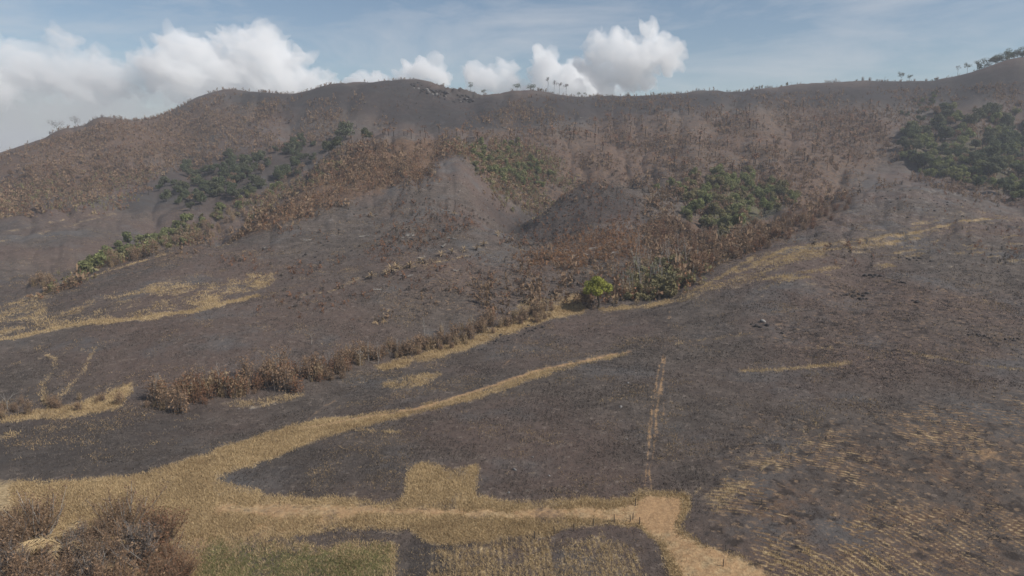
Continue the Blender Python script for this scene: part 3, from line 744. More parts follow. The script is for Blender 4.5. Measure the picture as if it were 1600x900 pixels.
def palm_geo(seed, h, leaf, n_fr=13, fl=2.6, lean=.05, fw=.5, droop=1.0, trunk_r=.2):
    rng = np.random.default_rng(seed); g = Geo()
    lx, ly = rng.normal(0, lean, 2) * h
    g.tube([(0, 0, -.3), (lx * .3, ly * .3, h * .5), (lx, ly, h)], [trunk_r * 1.2, trunk_r, trunk_r * .9], .4, 0, 6)
    for k in range(n_fr):
        a = 2.4 * k + rng.uniform(-.3, .3); el = rng.uniform(-.2, 1.25)
        p = np.array([lx, ly, h]); ps = [p]
        for q in range(4):
            st = fl / 4 * rng.uniform(.85, 1.15)
            p = p + st * np.array([math.cos(a) * math.cos(el), math.sin(a) * math.cos(el), math.sin(el)]); ps.append(p); el -= droop * rng.uniform(.3, .55)
        sd = np.array([-math.sin(a), math.cos(a), 0])
        wd = fw * np.array([.3, .9, 1.0, .75, .12])
        V = []
        for q, pp in enumerate(ps): V += [pp - sd * wd[q] * .5 - np.array([0, 0, wd[q] * .2]), pp, pp + sd * wd[q] * .5 - np.array([0, 0, wd[q] * .2])]
        Fq = [[3 * q + s_, 3 * q + s_ + 1, 3 * q + s_ + 4, 3 * q + s_ + 3] for q in range(4) for s_ in (0, 1)]
        g.raw(V, Fq, rng.uniform(0, 1), 1)
    return g.mesh('scorched_palm', [M['bark'], M[leaf]])
def bare_geo(seed, h, bark, spread=.5, depth=3, r0=.14, name='bare_tree', fork=.35):
    rng = np.random.default_rng(seed); g = Geo()
    def grow(p, d, ln, r, lv):
        q1 = p + d * ln * .5 + rng.normal(0, .04, 3) * ln; q2 = p + d * ln + rng.normal(0, .05, 3) * ln
        g.tube([p, q1, q2], [r, r * .8, r * .6], rng.uniform(.2, .9), 0, 4)
        if lv == 0: return
        for k in range(3 if rng.random() < .5 else 2):
            dd = d + rng.normal(0, spread, 3); dd[2] = abs(dd[2]) * .8 + .25; dd /= np.linalg.norm(dd)
            b = q2 if k < 2 else q1
            grow(b, dd, ln * rng.uniform(.5, .8), r * .6, lv - 1)
    grow(np.array([0, 0, -.3]), np.array([rng.normal(0, .06), rng.normal(0, .06), 1.0]), h * fork, r0, depth)
    return g.mesh(name, [M[bark]])

def rand_rot(): return random.uniform(0, 2 * math.pi)
def put(o, x, y, s=1.0, dz=0.0, sz=None):
    o.location = (float(x), float(y), float(height(np.array([x]), np.array([y]))[0]) + dz)
    o.rotation_euler = (0, 0, rand_rot()); o.scale = (s, s, s * (sz or 1))
    return o
def in_poly(pts, n_, rng=RNG, feather=0):
    pts = np.array(pts, float); lo = pts.min(0); hi = pts.max(0); out = []
    while len(out) < n_:
        q = rng.uniform(lo, hi, (n_ * 3 + 50, 2)); ins = np.zeros(len(q), bool); m = len(pts)
        for i in range(m):
            x1, y1 = pts[i]; x2, y2 = pts[i - 1]
            if y1 == y2: continue
            ins ^= ((y1 > q[:, 1]) != (y2 > q[:, 1])) & (q[:, 0] < (x2 - x1) * (q[:, 1] - y1) / (y2 - y1) + x1)
        out += list(q[ins])
    out = np.array(out[:n_])
    return out + rng.normal(0, 1, out.shape) * np.array([feather, feather * .5])
def along(pts, n_, jit, rng=RNG):
    pts = np.array(pts, float); sl = np.hypot(*np.diff(pts, axis=0).T); cs = np.concatenate([[0], np.cumsum(sl)]); t = np.sort(rng.uniform(0, cs[-1], n_))
    i = np.clip(np.searchsorted(cs, t) - 1, 0, len(sl) - 1); f = ((t - cs[i]) / sl[i])[:, None]
    return pts[i] * (1 - f) + pts[i + 1] * f + rng.normal(0, 1, (n_, 2)) * np.array([jit, jit * .7])
def plant_many(name, meshes, pix, label, cat, group, smin=.7, smax=1.3, kind_pick=None):
    w, r = hit(pix[:, 0], pix[:, 1])
    for k in range(len(w)):
        me = meshes[random.randrange(len(meshes))]
        o = obj(name, me); tag(o, label, cat, group)
        put(o, w[k, 0], w[k, 1], random.uniform(smin, smax), -.1, random.uniform(.85, 1.2))

# meshes shared by the repeats
SH_BROWN = [spiky_geo(100 + k, 5.2, 3.6, 'brown', 'grey', 60, leafy=520, lf=.040) for k in range(4)]
SH_RED = [spiky_geo(110 + k, 4.6, 3.4, 'red', 'grey', 46, leafy=420, lf=.044) for k in range(3)]
SH_TAN = [spiky_geo(120 + k, 4.4, 2.8, 'tan', 'tan', 55, leafy=200, lf=.05) for k in range(3)]
SH_GREEN = [shrub_geo(130 + k, 4.2, 4.6, 7, 60, .55, 'green', name='green_shrub') for k in range(4)]
SH_OLIVE = [shrub_geo(140 + k, 3.6, 3.8, 6, 50, .48, 'olive', 'grey', name='olive_shrub') for k in range(3)]
TR_DEEP = [tree_geo(150 + k, 11, 10, 11, 110, .75, 'deep', .3) for k in range(4)]
TR_GREEN = [tree_geo(160 + k, 8, 8.5, 10, 95, .65, 'green', .22) for k in range(4)]
TR_OLIVE = [tree_geo(166 + k, 7.5, 7, 9, 80, .6, 'olive', .25) for k in range(2)]
TR_BROWN = [tree_geo(170 + k, 8, 7, 7, 35, .6, 'brown', .4) for k in range(2)]
PALM = [palm_geo(180 + k, random.uniform(2.2, 4.5), 'brown' if k % 2 else 'red', fl=2.6, droop=.9) for k in range(6)]
PALM_TAN = [palm_geo(190 + k, 1.2, 'tan', 14, 2.8, droop=.55, fw=.45) for k in range(3)]
BARE_PALE = [bare_geo(200 + k, 8, 'pale', .42, 3, .13, 'bleached_tree') for k in range(4)]
BARE_DARK = [bare_geo(210 + k, 9, 'bark', .42, 3, .16, 'charred_tree') for k in range(3)]
SAPLING = [bare_geo(220 + k, 7, 'pale', .22, 2, .09, 'bare_sapling', .55) for k in range(3)]

# --- the single green tree at the field edge
def lone_tree():
    (w,), _ = hit(934, 483)
    root = bpy.data.objects.new('green_tree', None); COL.objects.link(root)
    root.location = (w[0], w[1], float(height(w[0:1], w[1:2])[0]) - .1); root.rotation_euler.z = 1.0; root.scale = (1.2, 1.2, 1.15)
    tag(root, 'lone bright green leafy tree at the edge of the burnt field', 'tree')
    rng = np.random.default_rng(77)
    L = [((0, 0, 8.6), (3.0, 3.0, 1.9)), ((2.6, .6, 8.0), (2.3, 2.3, 1.6)), ((-2.4, .8, 7.8), (2.3, 2.3, 1.6)), ((.5, -2.6, 7.6), (2.3, 2.3, 1.6)), ((-.4, 2.6, 8.0), (2.2, 2.2, 1.6)), ((3.6, -1.6, 6.6), (1.7, 1.7, 1.3)), ((-3.5, -1.4, 6.4), (1.7, 1.7, 1.3)), ((1.2, 1.2, 9.8), (1.7, 1.7, 1.2)), ((-1.2, -.8, 9.6), (1.6, 1.6, 1.2)), ((-3.6, 2.0, 6.6), (1.6, 1.6, 1.2)), ((3.2, 2.6, 6.9), (1.7, 1.7, 1.2))]
    g = Geo(); limbs(g, rng, 4.6, L, .38, 0, 8); obj('trunk', g.mesh('trunk', [M['bark']]), root)
    g = Geo(); lobed(g, rng, L, 300, .42, 0, .42, .6); obj('crown', g.mesh('crown', [M['bright']]), root)
lone_tree()
(w0,), _ = hit(916, 476)
o = obj('scorched_bush', shrub_geo(301, 5.5, 5.5, 9, 110, .38, 'brown', 'bark', 60, 'scorched_bush')); put(o, w0[0], w0[1]); tag(o, 'round dull brown bush close against the lone green tree', 'bush')

# --- row of dried shrubs along the gully
plant_many('scorched_shrub', SH_BROWN + SH_RED[:2] + SH_TAN, along([(240, 632), (300, 622), (360, 612), (430, 600), (520, 580), (560, 565)], 130, 11), 'dry reddish-brown shrub in the thick hedge-like row along the lower gully', 'shrub', 'brown shrubs of the lower gully row', .3, 1.5)
plant_many('scorched_shrub', SH_BROWN + SH_TAN, along([(570, 560), (640, 552), (700, 535), (760, 516), (830, 497), (860, 488)], 110, 7), 'brown dried shrub in the thinner gully row leading up to the green tree', 'shrub', 'brown shrubs of the upper gully row', .4, 1.2)
plant_many('scorched_shrub', SH_BROWN + SH_TAN, along([(-20, 655), (40, 640), (120, 636), (240, 632)], 26, 8), 'low tan shrub on the grassy gully edge at the far left', 'shrub', 'tan shrubs of the left gully edge', .4, .8)
plant_many('bare_sapling', SAPLING + BARE_PALE[:1], along([(240, 628), (360, 610), (520, 580), (640, 550), (760, 514), (860, 486)], 34, 5), 'pale bare sapling standing among the brown shrubs of the gully row', 'sapling', 'bare saplings of the gully row', .5, 1.1)
# --- left ravine
plant_many('withered_shrub', SH_TAN + SH_BROWN, in_poly([(40, 440), (120, 430), (220, 392), (330, 345), (420, 290), (500, 250), (520, 270), (420, 330), (330, 372), (240, 400), (140, 430), (60, 452)], 160), 'withered brown shrub lining the ravine under the left hill', 'shrub', 'withered shrubs of the left ravine', .8, 1.6)
plant_many('green_shrub', SH_GREEN + SH_OLIVE, in_poly([(130, 420), (220, 380), (320, 335), (430, 290), (450, 300), (350, 345), (240, 395), (140, 428)], 105, feather=8), 'green shrub growing in the ravine under the left hill', 'shrub', 'green shrubs of the left ravine', .9, 1.6)
plant_many('dark_tree', TR_DEEP, in_poly([(240, 300), (300, 265), (420, 245), (470, 225), (520, 225), (500, 250), (430, 290), (330, 325), (260, 320)], 105, feather=9), 'dark green tree in the shaded wood of the left ravine', 'tree', 'dark trees of the left ravine wood', .6, 1.15)
plant_many('scorched_tree', TR_BROWN, in_poly([(-20, 275), (130, 265), (240, 270), (250, 300), (130, 300), (-20, 300)], 30), 'dull brown tree in the dark band across the left hill', 'tree', 'brown trees of the left hill band', .6, 1.0)
for px, py, s, lb in ((540, 219, 2.0, 'round dark green tree standing tallest at the head of the ravine'), (514, 240, 1.1, 'small dark green tree downhill left of the tall round ravine tree'), (572, 219, 1.1, 'short dark tree just right of the tall round ravine tree')):
    (w,), _ = hit(px, py); o = obj('dark_tree', TR_DEEP[1 if s > 1 else 0]); put(o, w[0], w[1], s); tag(o, lb, 'tree')
# --- thickets on the slopes
plant_many('green_shrub', SH_GREEN + SH_OLIVE[:1], in_poly([(735, 232), (800, 232), (850, 258), (840, 290), (790, 292), (755, 268)], 110, feather=9), 'green shrub in the thicket of the hollow between the two front knolls', 'shrub', 'green shrubs of the middle hollow', .8, 1.6)
plant_many('withered_shrub', SH_TAN + SH_BROWN, in_poly([(700, 225), (760, 225), (850, 265), (850, 330), (810, 325), (760, 290)], 50), 'dry tan shrub fringing the green thicket of the middle hollow', 'shrub', 'tan shrubs of the middle hollow', .8, 1.4)
plant_many('green_tree', TR_GREEN[:3] + TR_OLIVE, in_poly([(1055, 298), (1140, 282), (1215, 285), (1232, 318), (1170, 345), (1125, 378), (1095, 360)], 115, feather=13), 'leafy green tree in the wood right of the dark middle knoll', 'tree', 'green trees of the middle wood', .7, 1.4)
plant_many('rusty_shrub', SH_RED + SH_BROWN, in_poly([(1010, 330), (1080, 360), (1160, 370), (1250, 330), (1330, 310), (1320, 335), (1210, 385), (1120, 415), (1060, 440), (1030, 400)], 170), 'rusty shrub between the middle wood and the right knoll', 'shrub', 'rusty shrubs around the middle wood', .8, 1.5)
plant_many('olive_shrub', SH_OLIVE + SH_TAN[:1], in_poly([(985, 440), (1010, 420), (1060, 412), (1085, 438), (1045, 464), (980, 474)], 75, feather=7), 'olive green shrub in the thicket right of the lone green tree', 'shrub', 'olive shrubs right of the lone tree', 1.0, 1.8)
plant_many('bare_sapling', SAPLING, in_poly([(950, 440), (1010, 400), (1100, 400), (1090, 440), (970, 478)], 48), 'thin pale bare sapling in the thicket right of the lone green tree', 'sapling', 'bare saplings right of the lone tree', .9, 1.7)
# --- right-hand wood
plant_many('dark_tree', TR_DEEP + TR_GREEN + TR_BROWN[:1], in_poly([(1400, 215), (1460, 180), (1540, 180), (1640, 175), (1640, 300), (1560, 295), (1480, 275), (1420, 255)], 170, feather=9), 'dark green tree in the large wood on the right hillside', 'tree', 'dark trees of the right hillside wood', .9, 1.7)
plant_many('green_tree', TR_GREEN + TR_DEEP[:1], in_poly([(1410, 240), (1480, 262), (1560, 285), (1620, 295), (1620, 312), (1540, 300), (1440, 272)], 60, feather=9), 'light green tree along the lower edge of the right wood', 'tree', 'light trees below the right wood', .8, 1.3)
plant_many('dark_tree', TR_DEEP + TR_GREEN[:1], in_poly([(1420, 150), (1470, 145), (1500, 165), (1440, 195), (1400, 190)], 22), 'small dark green tree in the strip above the right wood', 'tree', 'dark trees above the right wood', .4, .75)
plant_many('scorched_tree', TR_BROWN, in_poly([(1180, 230), (1400, 190), (1420, 250), (1340, 285), (1200, 280)], 60), 'brown scorched tree on the slope left of the right wood', 'tree', 'scorched trees left of the right wood', .5, .9)
plant_many('scorched_tree', TR_BROWN, np.concatenate([in_poly([(1390, 170), (1640, 150), (1640, 305), (1440, 275)], 45), in_poly([(1045, 285), (1235, 275), (1240, 340), (1110, 385)], 26), in_poly([(200, 310), (320, 255), (520, 215), (530, 250), (340, 335)], 24)]), 'brown scorched tree mixed in among the living green woods', 'tree', 'scorched trees among the green woods', .7, 1.3)
plant_many('bleached_tree', BARE_PALE, np.concatenate([in_poly([(1390, 170), (1640, 150), (1640, 305), (1440, 275)], 26), in_poly([(1045, 330), (1235, 310), (1240, 350), (1110, 400)], 12), in_poly([(850, 180), (1380, 170), (1380, 250), (900, 260)], 40)]), 'bleached bare tree standing on the burnt upper slopes', 'bare tree', 'bleached trees of the upper slopes', .8, 1.6)
# --- palms of the burnt slope
plant_many('scorched_palm', PALM, in_poly([(680, 222), (900, 200), (1000, 165), (1200, 160), (1400, 165), (1380, 260), (1200, 275), (1010, 270), (900, 235), (820, 235)], 210), 'brown scorched palm on the burnt slope below the central ridge', 'palm', 'scorched palms of the central slope', 1.1, 2.1)
plant_many('scorched_palm', PALM, in_poly([(470, 260), (560, 215), (690, 200), (760, 222), (700, 250), (600, 235)], 46), 'brown scorched palm along the brow of the front knoll', 'palm', 'scorched palms on the front knoll brow', .9, 1.6)
plant_many('scorched_palm', PALM_TAN, np.array([(580, 437), (603, 430), (612, 427), (640, 420), (690, 402), (706, 398), (745, 392), (756, 385), (778, 370), (710, 337), (580, 340), (620, 420), (660, 412), (725, 395)], float), 'pale dried dwarf palm on the straw line across the front slope', 'palm', 'dwarf palms on the front slope', .8, 1.2)
for px, py, s in ((963, 310, 1.1), (955, 292, .8), (962, 285, .8)):
    (w,), _ = hit(px, py); o = obj('charred_trunk', BARE_DARK[2]); put(o, w[0], w[1], s); tag(o, 'charred standing trunk on top of the dark middle knoll', 'dead tree', 'charred trunks on the middle knoll')
for px, py, s, lb in ((240, 620, 1.0, 'pale bare tree rising from the left end of the brown gully row'), (305, 618, .8, 'pale bare spreading tree among the lower gully shrubs'), (12, 640, 1.0, 'pale bare tree at the left edge of the gully'), (487, 540, .85, 'thin pale bare tree above the lower gully row'), (916, 460, 1.2, 'tall thin bare tree just left of the lone green tree'), (1050, 395, 1.0, 'pale bare tree standing below the middle wood'), (1152, 395, 1.0, 'pale bare tree beside the rusty shrubs of the right knoll')):
    (w,), _ = hit(px, py); o = obj('bleached_tree', BARE_PALE[hash(lb) % 4 if False else len(lb) % 4]); put(o, w[0], w[1], s); tag(o, lb, 'bare tree')
# --- trees on the skyline, each with trunk and crown
def sky_tree(px, h, w, n_lobe, n_leaf, leaf, label, base=.5, seed=0, group=None, size=.7, trunk=.2):
    x, y, r = crest(px)
    root = bpy.data.objects.new('ridge_tree', None); COL.objects.link(root)
    root.location = (x, y, float(height(np.array([x]), np.array([y]))[0]) - .3); root.rotation_euler.z = rand_rot()
    a, b = tree_geo(500 + seed, h, w, n_lobe, n_leaf, size, leaf, base, parts=True, trunk=trunk)
    obj('trunk', a, root); obj('crown', b, root); tag(root, label, 'tree', group)
sky_tree(82, 15, 18, 8, 22, 'grey', 'broad thin-leaved grey tree on the left skyline, lower of the pair', .45, 1)
sky_tree(112, 15, 18, 8, 22, 'grey', 'broad thin-leaved grey tree on the left skyline, upper of the pair', .45, 2)
sky_tree(808, 10, 13, 7, 40, 'deep', 'flat-topped dark tree on the skyline at the left end of the saddle', .55, 3)
sky_tree(830, 8, 14, 7, 45, 'deep', 'low dark tree next to the flat-topped saddle tree', .35, 4)
sky_tree(735, 14, 7, 6, 30, 'deep', 'narrow dark tree in the skyline notch beside the summit', .4, 5)
sky_tree(755, 8, 8, 5, 30, 'deep', 'small dark tree right of the narrow notch tree', .35, 6)
sky_tree(856, 25, 9, 5, 22, 'grey', 'tallest thin bare-looking tree of the saddle group', .6, 7)
sky_tree(866, 21, 9, 5, 22, 'grey', 'thin grey tree right beside the tallest saddle tree', .6, 8)
sky_tree(874, 20, 8, 5, 22, 'grey', 'thin grey tree in the middle of the saddle group', .6, 9)
sky_tree(885, 21, 10, 6, 26, 'grey', 'thin grey tree with wider top at the right of the saddle group', .6, 10)
sky_tree(904, 8, 6, 4, 20, 'deep', 'short dark tree right of the grey saddle group', .45, 11)
sky_tree(914, 7, 5, 4, 20, 'deep', 'shortest dark tree at the right end of the saddle trees', .45, 12)
sky_tree(1406, 17, 12, 8, 34, 'deep', 'rounded dark tree standing alone on the right skyline', .45, 13)
sky_tree(1420, 11, 8, 6, 30, 'deep', 'small leaning dark tree right of the rounded skyline tree', .45, 14)
sky_tree(1494, 16, 7, 5, 16, 'grey', 'thin tree at the foot of the right summit skyline', .6, 15)
sky_tree(1508, 18, 11, 8, 30, 'deep', 'round-topped tree between the thin tree and the right summit wood', .5, 16)
sky_tree(1523, 17, 12, 8, 30, 'deep', 'dark tree at the left end of the right summit wood', .45, 17)
for k, px in enumerate((1530, 1537, 1544, 1548, 1556, 1561, 1566, 1572, 1576, 1582, 1586, 1591, 1596, 1602, 1608)):
    sky_tree(px + (k * 37 % 7) - 3, 10 + 4 * (k % 3 == 1) + k % 4, 13 + 5 * (k % 2), 9, 70, 'deep', 'dark tree in the wood crowning the right summit', .15, 20 + k, 'trees of the right summit wood')
plant_many('ridge_shrub', SH_BROWN + SH_OLIVE, np.array([(px + RNG.normal(0, 3), 60.0) for px in (1165, 1172, 1180, 1188, 1194, 1200, 1208, 1222, 1240, 1345, 1352, 1362, 1370, 985, 990, 1030, 1062, 840, 846, 1440, 1448, 1462, 1470, 1478)]), 'low scraggly shrub showing on the ridge line right of the saddle', 'shrub', 'low shrubs on the ridge line', .7, 1.3)
for px, s in ((1177, 1), (1187, .8), (1214, .7), (1236, .6), (1304, .8), (1357, .8), (1360, .6), (1381, 1.0), (472, .5), (1082, .5)):
    x, y, r = crest(px); o = obj('bare_snag', BARE_DARK[px % 3]); put(o, x, y, s); tag(o, 'small bare snag sticking up from the ridge skyline', 'dead tree', 'bare snags on the skyline')

# --- the burnt scrub of the far slopes: thousands of stalks that nobody could count
def scrub(name, temps, pix, smin, smax, mats, rng):
    w, r = hit(pix[:, 0], pix[:, 1])
    kp = rng.uniform(-.4, .3, len(w)) < fbm(w[:, 0] / 45, w[:, 1] / 60, 3, 77) + .4 * fbm(w[:, 0] / 12, w[:, 1] / 16, 2, 79)
    w = w[kp]
    x = w[:, 0] + rng.normal(0, 2.5, len(w)); y = w[:, 1] + rng.normal(0, 4, len(w)); z = height(x, y)
    Vs, Ls, Ss, Ts, Is = [], [], [], [], []; nn = 0
    pick = rng.integers(0, len(temps), len(w))
    for k, me in enumerate(temps):
        ids = np.where(pick == k)[0]
        if len(ids) == 0: continue
        nv = len(me.vertices); co = np.empty(nv * 3, np.float32); me.vertices.foreach_get('co', co); co = co.reshape(-1, 3)
        nl = len(me.loops); li = np.empty(nl, np.int32); me.loops.foreach_get('vertex_index', li)
        npoly = len(me.polygons); ps = np.empty(npoly, np.int32); me.polygons.foreach_get('loop_total', ps)
        pm = np.empty(npoly, np.int32); me.polygons.foreach_get('material_index', pm)
        tn = np.empty(nv, np.float32); me.attributes['tone'].data.foreach_get('value', tn)
        mm = [mats.index(m) for m in me.materials]; pm = np.array(mm, np.int32)[pm]
        a = rng.uniform(0, 6.28, len(ids)); s = smin + (smax - smin) * rng.uniform(0, 1, len(ids)) ** 1.7; hs = s * rng.uniform(.7, 1.35, len(ids))
        ca, sa = np.cos(a)[:, None], np.sin(a)[:, None]
        V = np.stack([(co[None, :, 0] * ca - co[None, :, 1] * sa) * s[:, None] + x[ids, None], (co[None, :, 0] * sa + co[None, :, 1] * ca) * s[:, None] + y[ids, None], co[None, :, 2] * hs[:, None] + z[ids, None] - .05], -1)
        Vs.append(V.reshape(-1, 3)); Ls.append((li[None] + (np.arange(len(ids)) * nv)[:, None] + nn).ravel()); nn += nv * len(ids)
        Ss.append(np.tile(ps, len(ids))); Is.append(np.tile(pm, len(ids))); Ts.append((tn[None] * .6 + rng.uniform(0, .4, len(ids))[:, None]).ravel())
    me = link_mesh(name, np.concatenate(Vs), np.concatenate(Ls), np.concatenate(Ss), mats, np.concatenate(Ts), np.concatenate(Is))
    return tag(obj(name, me), kind='stuff')
def mini(seed, leaf, twig, h=2.6, w=2.4): return spiky_geo(seed, h, w, leaf, twig, 9, 'scrub', 14)
def drop(me_list):
    for m in me_list: bpy.data.meshes.remove(m)
MT = [mini(607, 'brown', 'char', 3.4, 1.6), mini(609, 'char', 'bark', 2.6, 2.2), mini(610, 'red', 'char', 2.2, 2.6), mini(608, 'brown', 'bark', 4.0, 1.4), mini(600, 'red', 'grey'), mini(601, 'brown', 'grey'), mini(602, 'brown', 'tan'), mini(603, 'red', 'red'), mini(604, 'tan', 'tan'), mini(605, 'brown', 'char'), mini(606, 'brown', 'brown')]
mats = [M[k] for k in ('red', 'grey', 'brown', 'tan', 'char', 'bark')]
rng = np.random.default_rng(900)
pix = np.concatenate([
    in_poly([(680, 215), (830, 150), (1100, 150), (1420, 140), (1640, 130), (1640, 340), (1540, 320), (1430, 285), (1320, 310), (1200, 380), (1060, 440), (1010, 380), (1010, 300), (930, 265), (850, 260)], 30000, rng),
    in_poly([(-30, 250), (200, 185), (340, 150), (560, 150), (640, 200), (560, 215), (420, 240), (200, 290), (120, 330), (-30, 345)], 16000, rng),
    in_poly([(330, 395), (420, 325), (540, 225), (700, 215), (740, 250), (600, 310), (520, 330), (430, 365)], 5200, rng),
    in_poly([(40, 455), (140, 425), (240, 390), (330, 350), (420, 320), (330, 390), (180, 430), (60, 470)], 1800, rng),
    in_poly([(560, 500), (800, 430), (1010, 370), (1060, 440), (950, 480), (860, 485), (700, 530)], 1000, rng),
    in_poly([(740, 290), (800, 320), (930, 275), (960, 290), (820, 345), (800, 400), (770, 340)], 250, rng)])
scrub('burnt_scrub', MT, pix, .5, 2.0, mats, rng)
ridge = np.concatenate([[(px, 60.0) for px in rng.uniform(-20, 1620, 1700)]])
scrub('ridge_scrub', MT[:3] + MT[5:], ridge, .4, 1.9, mats, rng)
rng = np.random.default_rng(901)
pix = np.concatenate([in_poly([(330, 400), (470, 330), (600, 320), (700, 250), (795, 335), (640, 400), (420, 440)], 3000, rng), in_poly([(800, 335), (935, 276), (1010, 320), (1020, 370), (900, 385), (800, 390)], 1900, rng), in_poly([(1230, 380), (1330, 300), (1480, 295), (1600, 340), (1640, 420), (1330, 420)], 700, rng), in_poly([(420, 470), (700, 400), (850, 400), (860, 470), (560, 510)], 700, rng), in_poly([(330, 150), (640, 126), (740, 160), (1100, 146), (1450, 130), (1400, 165), (1000, 180), (740, 205), (440, 185)], 2600, rng)])
scrub('charred_scrub', [MT[1], MT[7], MT[2]], pix, .35, 1.25, mats, rng)
HS = [mini(620, 'tan', 'tan', 3.2, 2.0), mini(621, 'brown', 'grey', 3.2, 2.2), mini(622, 'olive', 'grey', 2.6, 2.6), mini(623, 'olive', 'tan', 3, 2.2), mini(624, 'red', 'grey', 2.8, 2.2)]
pix = np.concatenate([in_poly([(695, 222), (760, 222), (860, 235), (905, 285), (835, 345), (795, 335), (760, 290)], 4200, rng), in_poly([(30, 455), (120, 425), (240, 385), (330, 345), (430, 295), (520, 250), (540, 262), (430, 325), (330, 378), (200, 425), (80, 462)], 2200, rng), in_poly([(940, 470), (1000, 420), (1060, 400), (1120, 400), (1090, 445), (1040, 468)], 700, rng), in_poly([(-30, 345), (-30, 300), (150, 270), (260, 270), (200, 330)], 1200, rng)])
scrub('orange_scrub', [mini(630, 'orange', 'brown', 2.2, 2.0), mini(631, 'orange', 'grey', 2.8, 2.0), mini(632, 'red', 'orange', 2.0, 2.2)], np.concatenate([in_poly([(800, 405), (880, 378), (960, 352), (1015, 352), (1020, 392), (900, 425)], 1500, rng), in_poly([(400, 350), (500, 285), (600, 225), (720, 222), (690, 265), (560, 310), (430, 365)], 1900, rng), in_poly([(640, 235), (720, 225), (760, 275), (720, 300), (640, 290)], 800, rng), in_poly([(1150, 290), (1320, 250), (1380, 270), (1330, 310), (1220, 345)], 900, rng), in_poly([(120, 430), (330, 352), (420, 330), (330, 395), (200, 430)], 700, rng)]), .4, 1.3, [M['orange'], M['brown'], M['grey'], M['red']], rng)
scrub('mixed_scrub', HS, pix, .6, 2.0, mats + [M['olive']], rng)
drop(MT + HS)

# --- grass: straw tufts on the unburnt strips, black stubble on the burnt ground
def tuft_field(name, mask, count, hgt, wid, nb, mats, seed, rmin, rmax, thr=.25, mi_mask=None, mid=None, spread=.3, row=0):
    rng = np.random.default_rng(seed)
    pos = []
    tot = 0
    while tot < count:
        n_ = count * 3
        th = rng.uniform(-.66, .66, n_); r = np.exp(rng.uniform(math.log(rmin), math.log(rmax), n_))
        mk = bil(mask, TH_F, LR_F, th, np.log(r))
        ok = rng.uniform(thr, 1.0, n_) < mk
        p = np.stack([r * np.sin(th), r * np.cos(th)], 1)[ok]; pos.append(p); tot += len(p)
        if tot < count * .02: break
    p = np.concatenate(pos)[:count]; n_ = len(p); z = height(p[:, 0], p[:, 1]); r = np.hypot(p[:, 0], p[:, 1])
    if row:      # stubble stands in drill rows
        ca, sa = math.cos(.14), math.sin(.14); u = p[:, 0] * ca - p[:, 1] * sa; v = p[:, 0] * sa + p[:, 1] * ca
        u2 = np.round(u / row) * row + rng.normal(0, row * .14, n_); u = np.where(rng.uniform(0, 1, n_) < .75, u2, u)
        p = np.stack([u * ca + v * sa, -u * sa + v * ca], 1)
        z = height(p[:, 0], p[:, 1]); r = np.hypot(p[:, 0], p[:, 1])
    g = Geo()
    sc_ = rng.uniform(.6, 1.4, n_) * np.clip(r / 130, .8, 2.2) ** .6
    base = np.stack([p[:, 0], p[:, 1], z - .03], 1)
    tn = np.clip(rng.normal(.5, .2, n_) + .55 * fbm(p[:, 0] / 9, p[:, 1] / 5, 4, 240, .6), 0, 1)
    mi = np.zeros(n_, int)
    if mi_mask is not None: mi = (rng.uniform(.1, 1.0, n_) < bil(mi_mask, TH_F, LR_F, np.arctan2(p[:, 0], p[:, 1]), np.log(r)) * 1.2).astype(int)
    for b in range(nb):
        b0 = base + np.stack([rng.normal(0, spread, n_) * sc_, rng.normal(0, spread, n_) * sc_, np.zeros(n_)], 1)
        e = b0 + np.stack([rng.normal(0, .45, n_), rng.normal(0, .45, n_), rng.uniform(.5, 1.1, n_)], 1) * (hgt * sc_)[:, None]
        for m in (0, 1):
            q = mi == m
            if q.any(): g.strips(b0[q], e[q], wid * sc_[q], np.clip(tn[q] + rng.normal(0, .12, q.sum()), 0, 1), m, rng)
    me = g.mesh(name, mats)
    return tag(obj(name, me), kind='stuff')
near_straw = np.maximum(straw, soil * .25) * (1 - .85 * sstep(.4, .75, soil))
tuft_field('dry_grass', np.where(FUR > .1, np.minimum(near_straw, np.maximum(near_straw - .22, .0)), near_straw), 90000, .42, .10, 4, [M['straw'], M['greengrass']], 1, 80, 560, .22, green)
burnt = np.clip(1 - 1.6 * straw - soil, 0, 1) * (1 - .7 * blur0(near_r, 16))
tuft_field('charred_stubble', burnt * (.3 + .7 * sstep(-.2, .5, fbm(Xf / 9, Yf / 9, 3, 170))), 190000, .25, .10, 3, [M['char'], M['grey']], 2, 80, 640, .05, z0 + .5, spread=.2, row=1.05)
tuft_field('dead_tussocks', burnt * (.12 + .88 * sstep(.0, .5, fbm(Xf / 12, Yf / 12, 4, 175, .65))) * (.6 + .4 * sstep(260, 380, Rf)), 34000, .30, .09, 3, [M['tan'], M['straw']], 3, 80, 640, .1, z0 + .4)

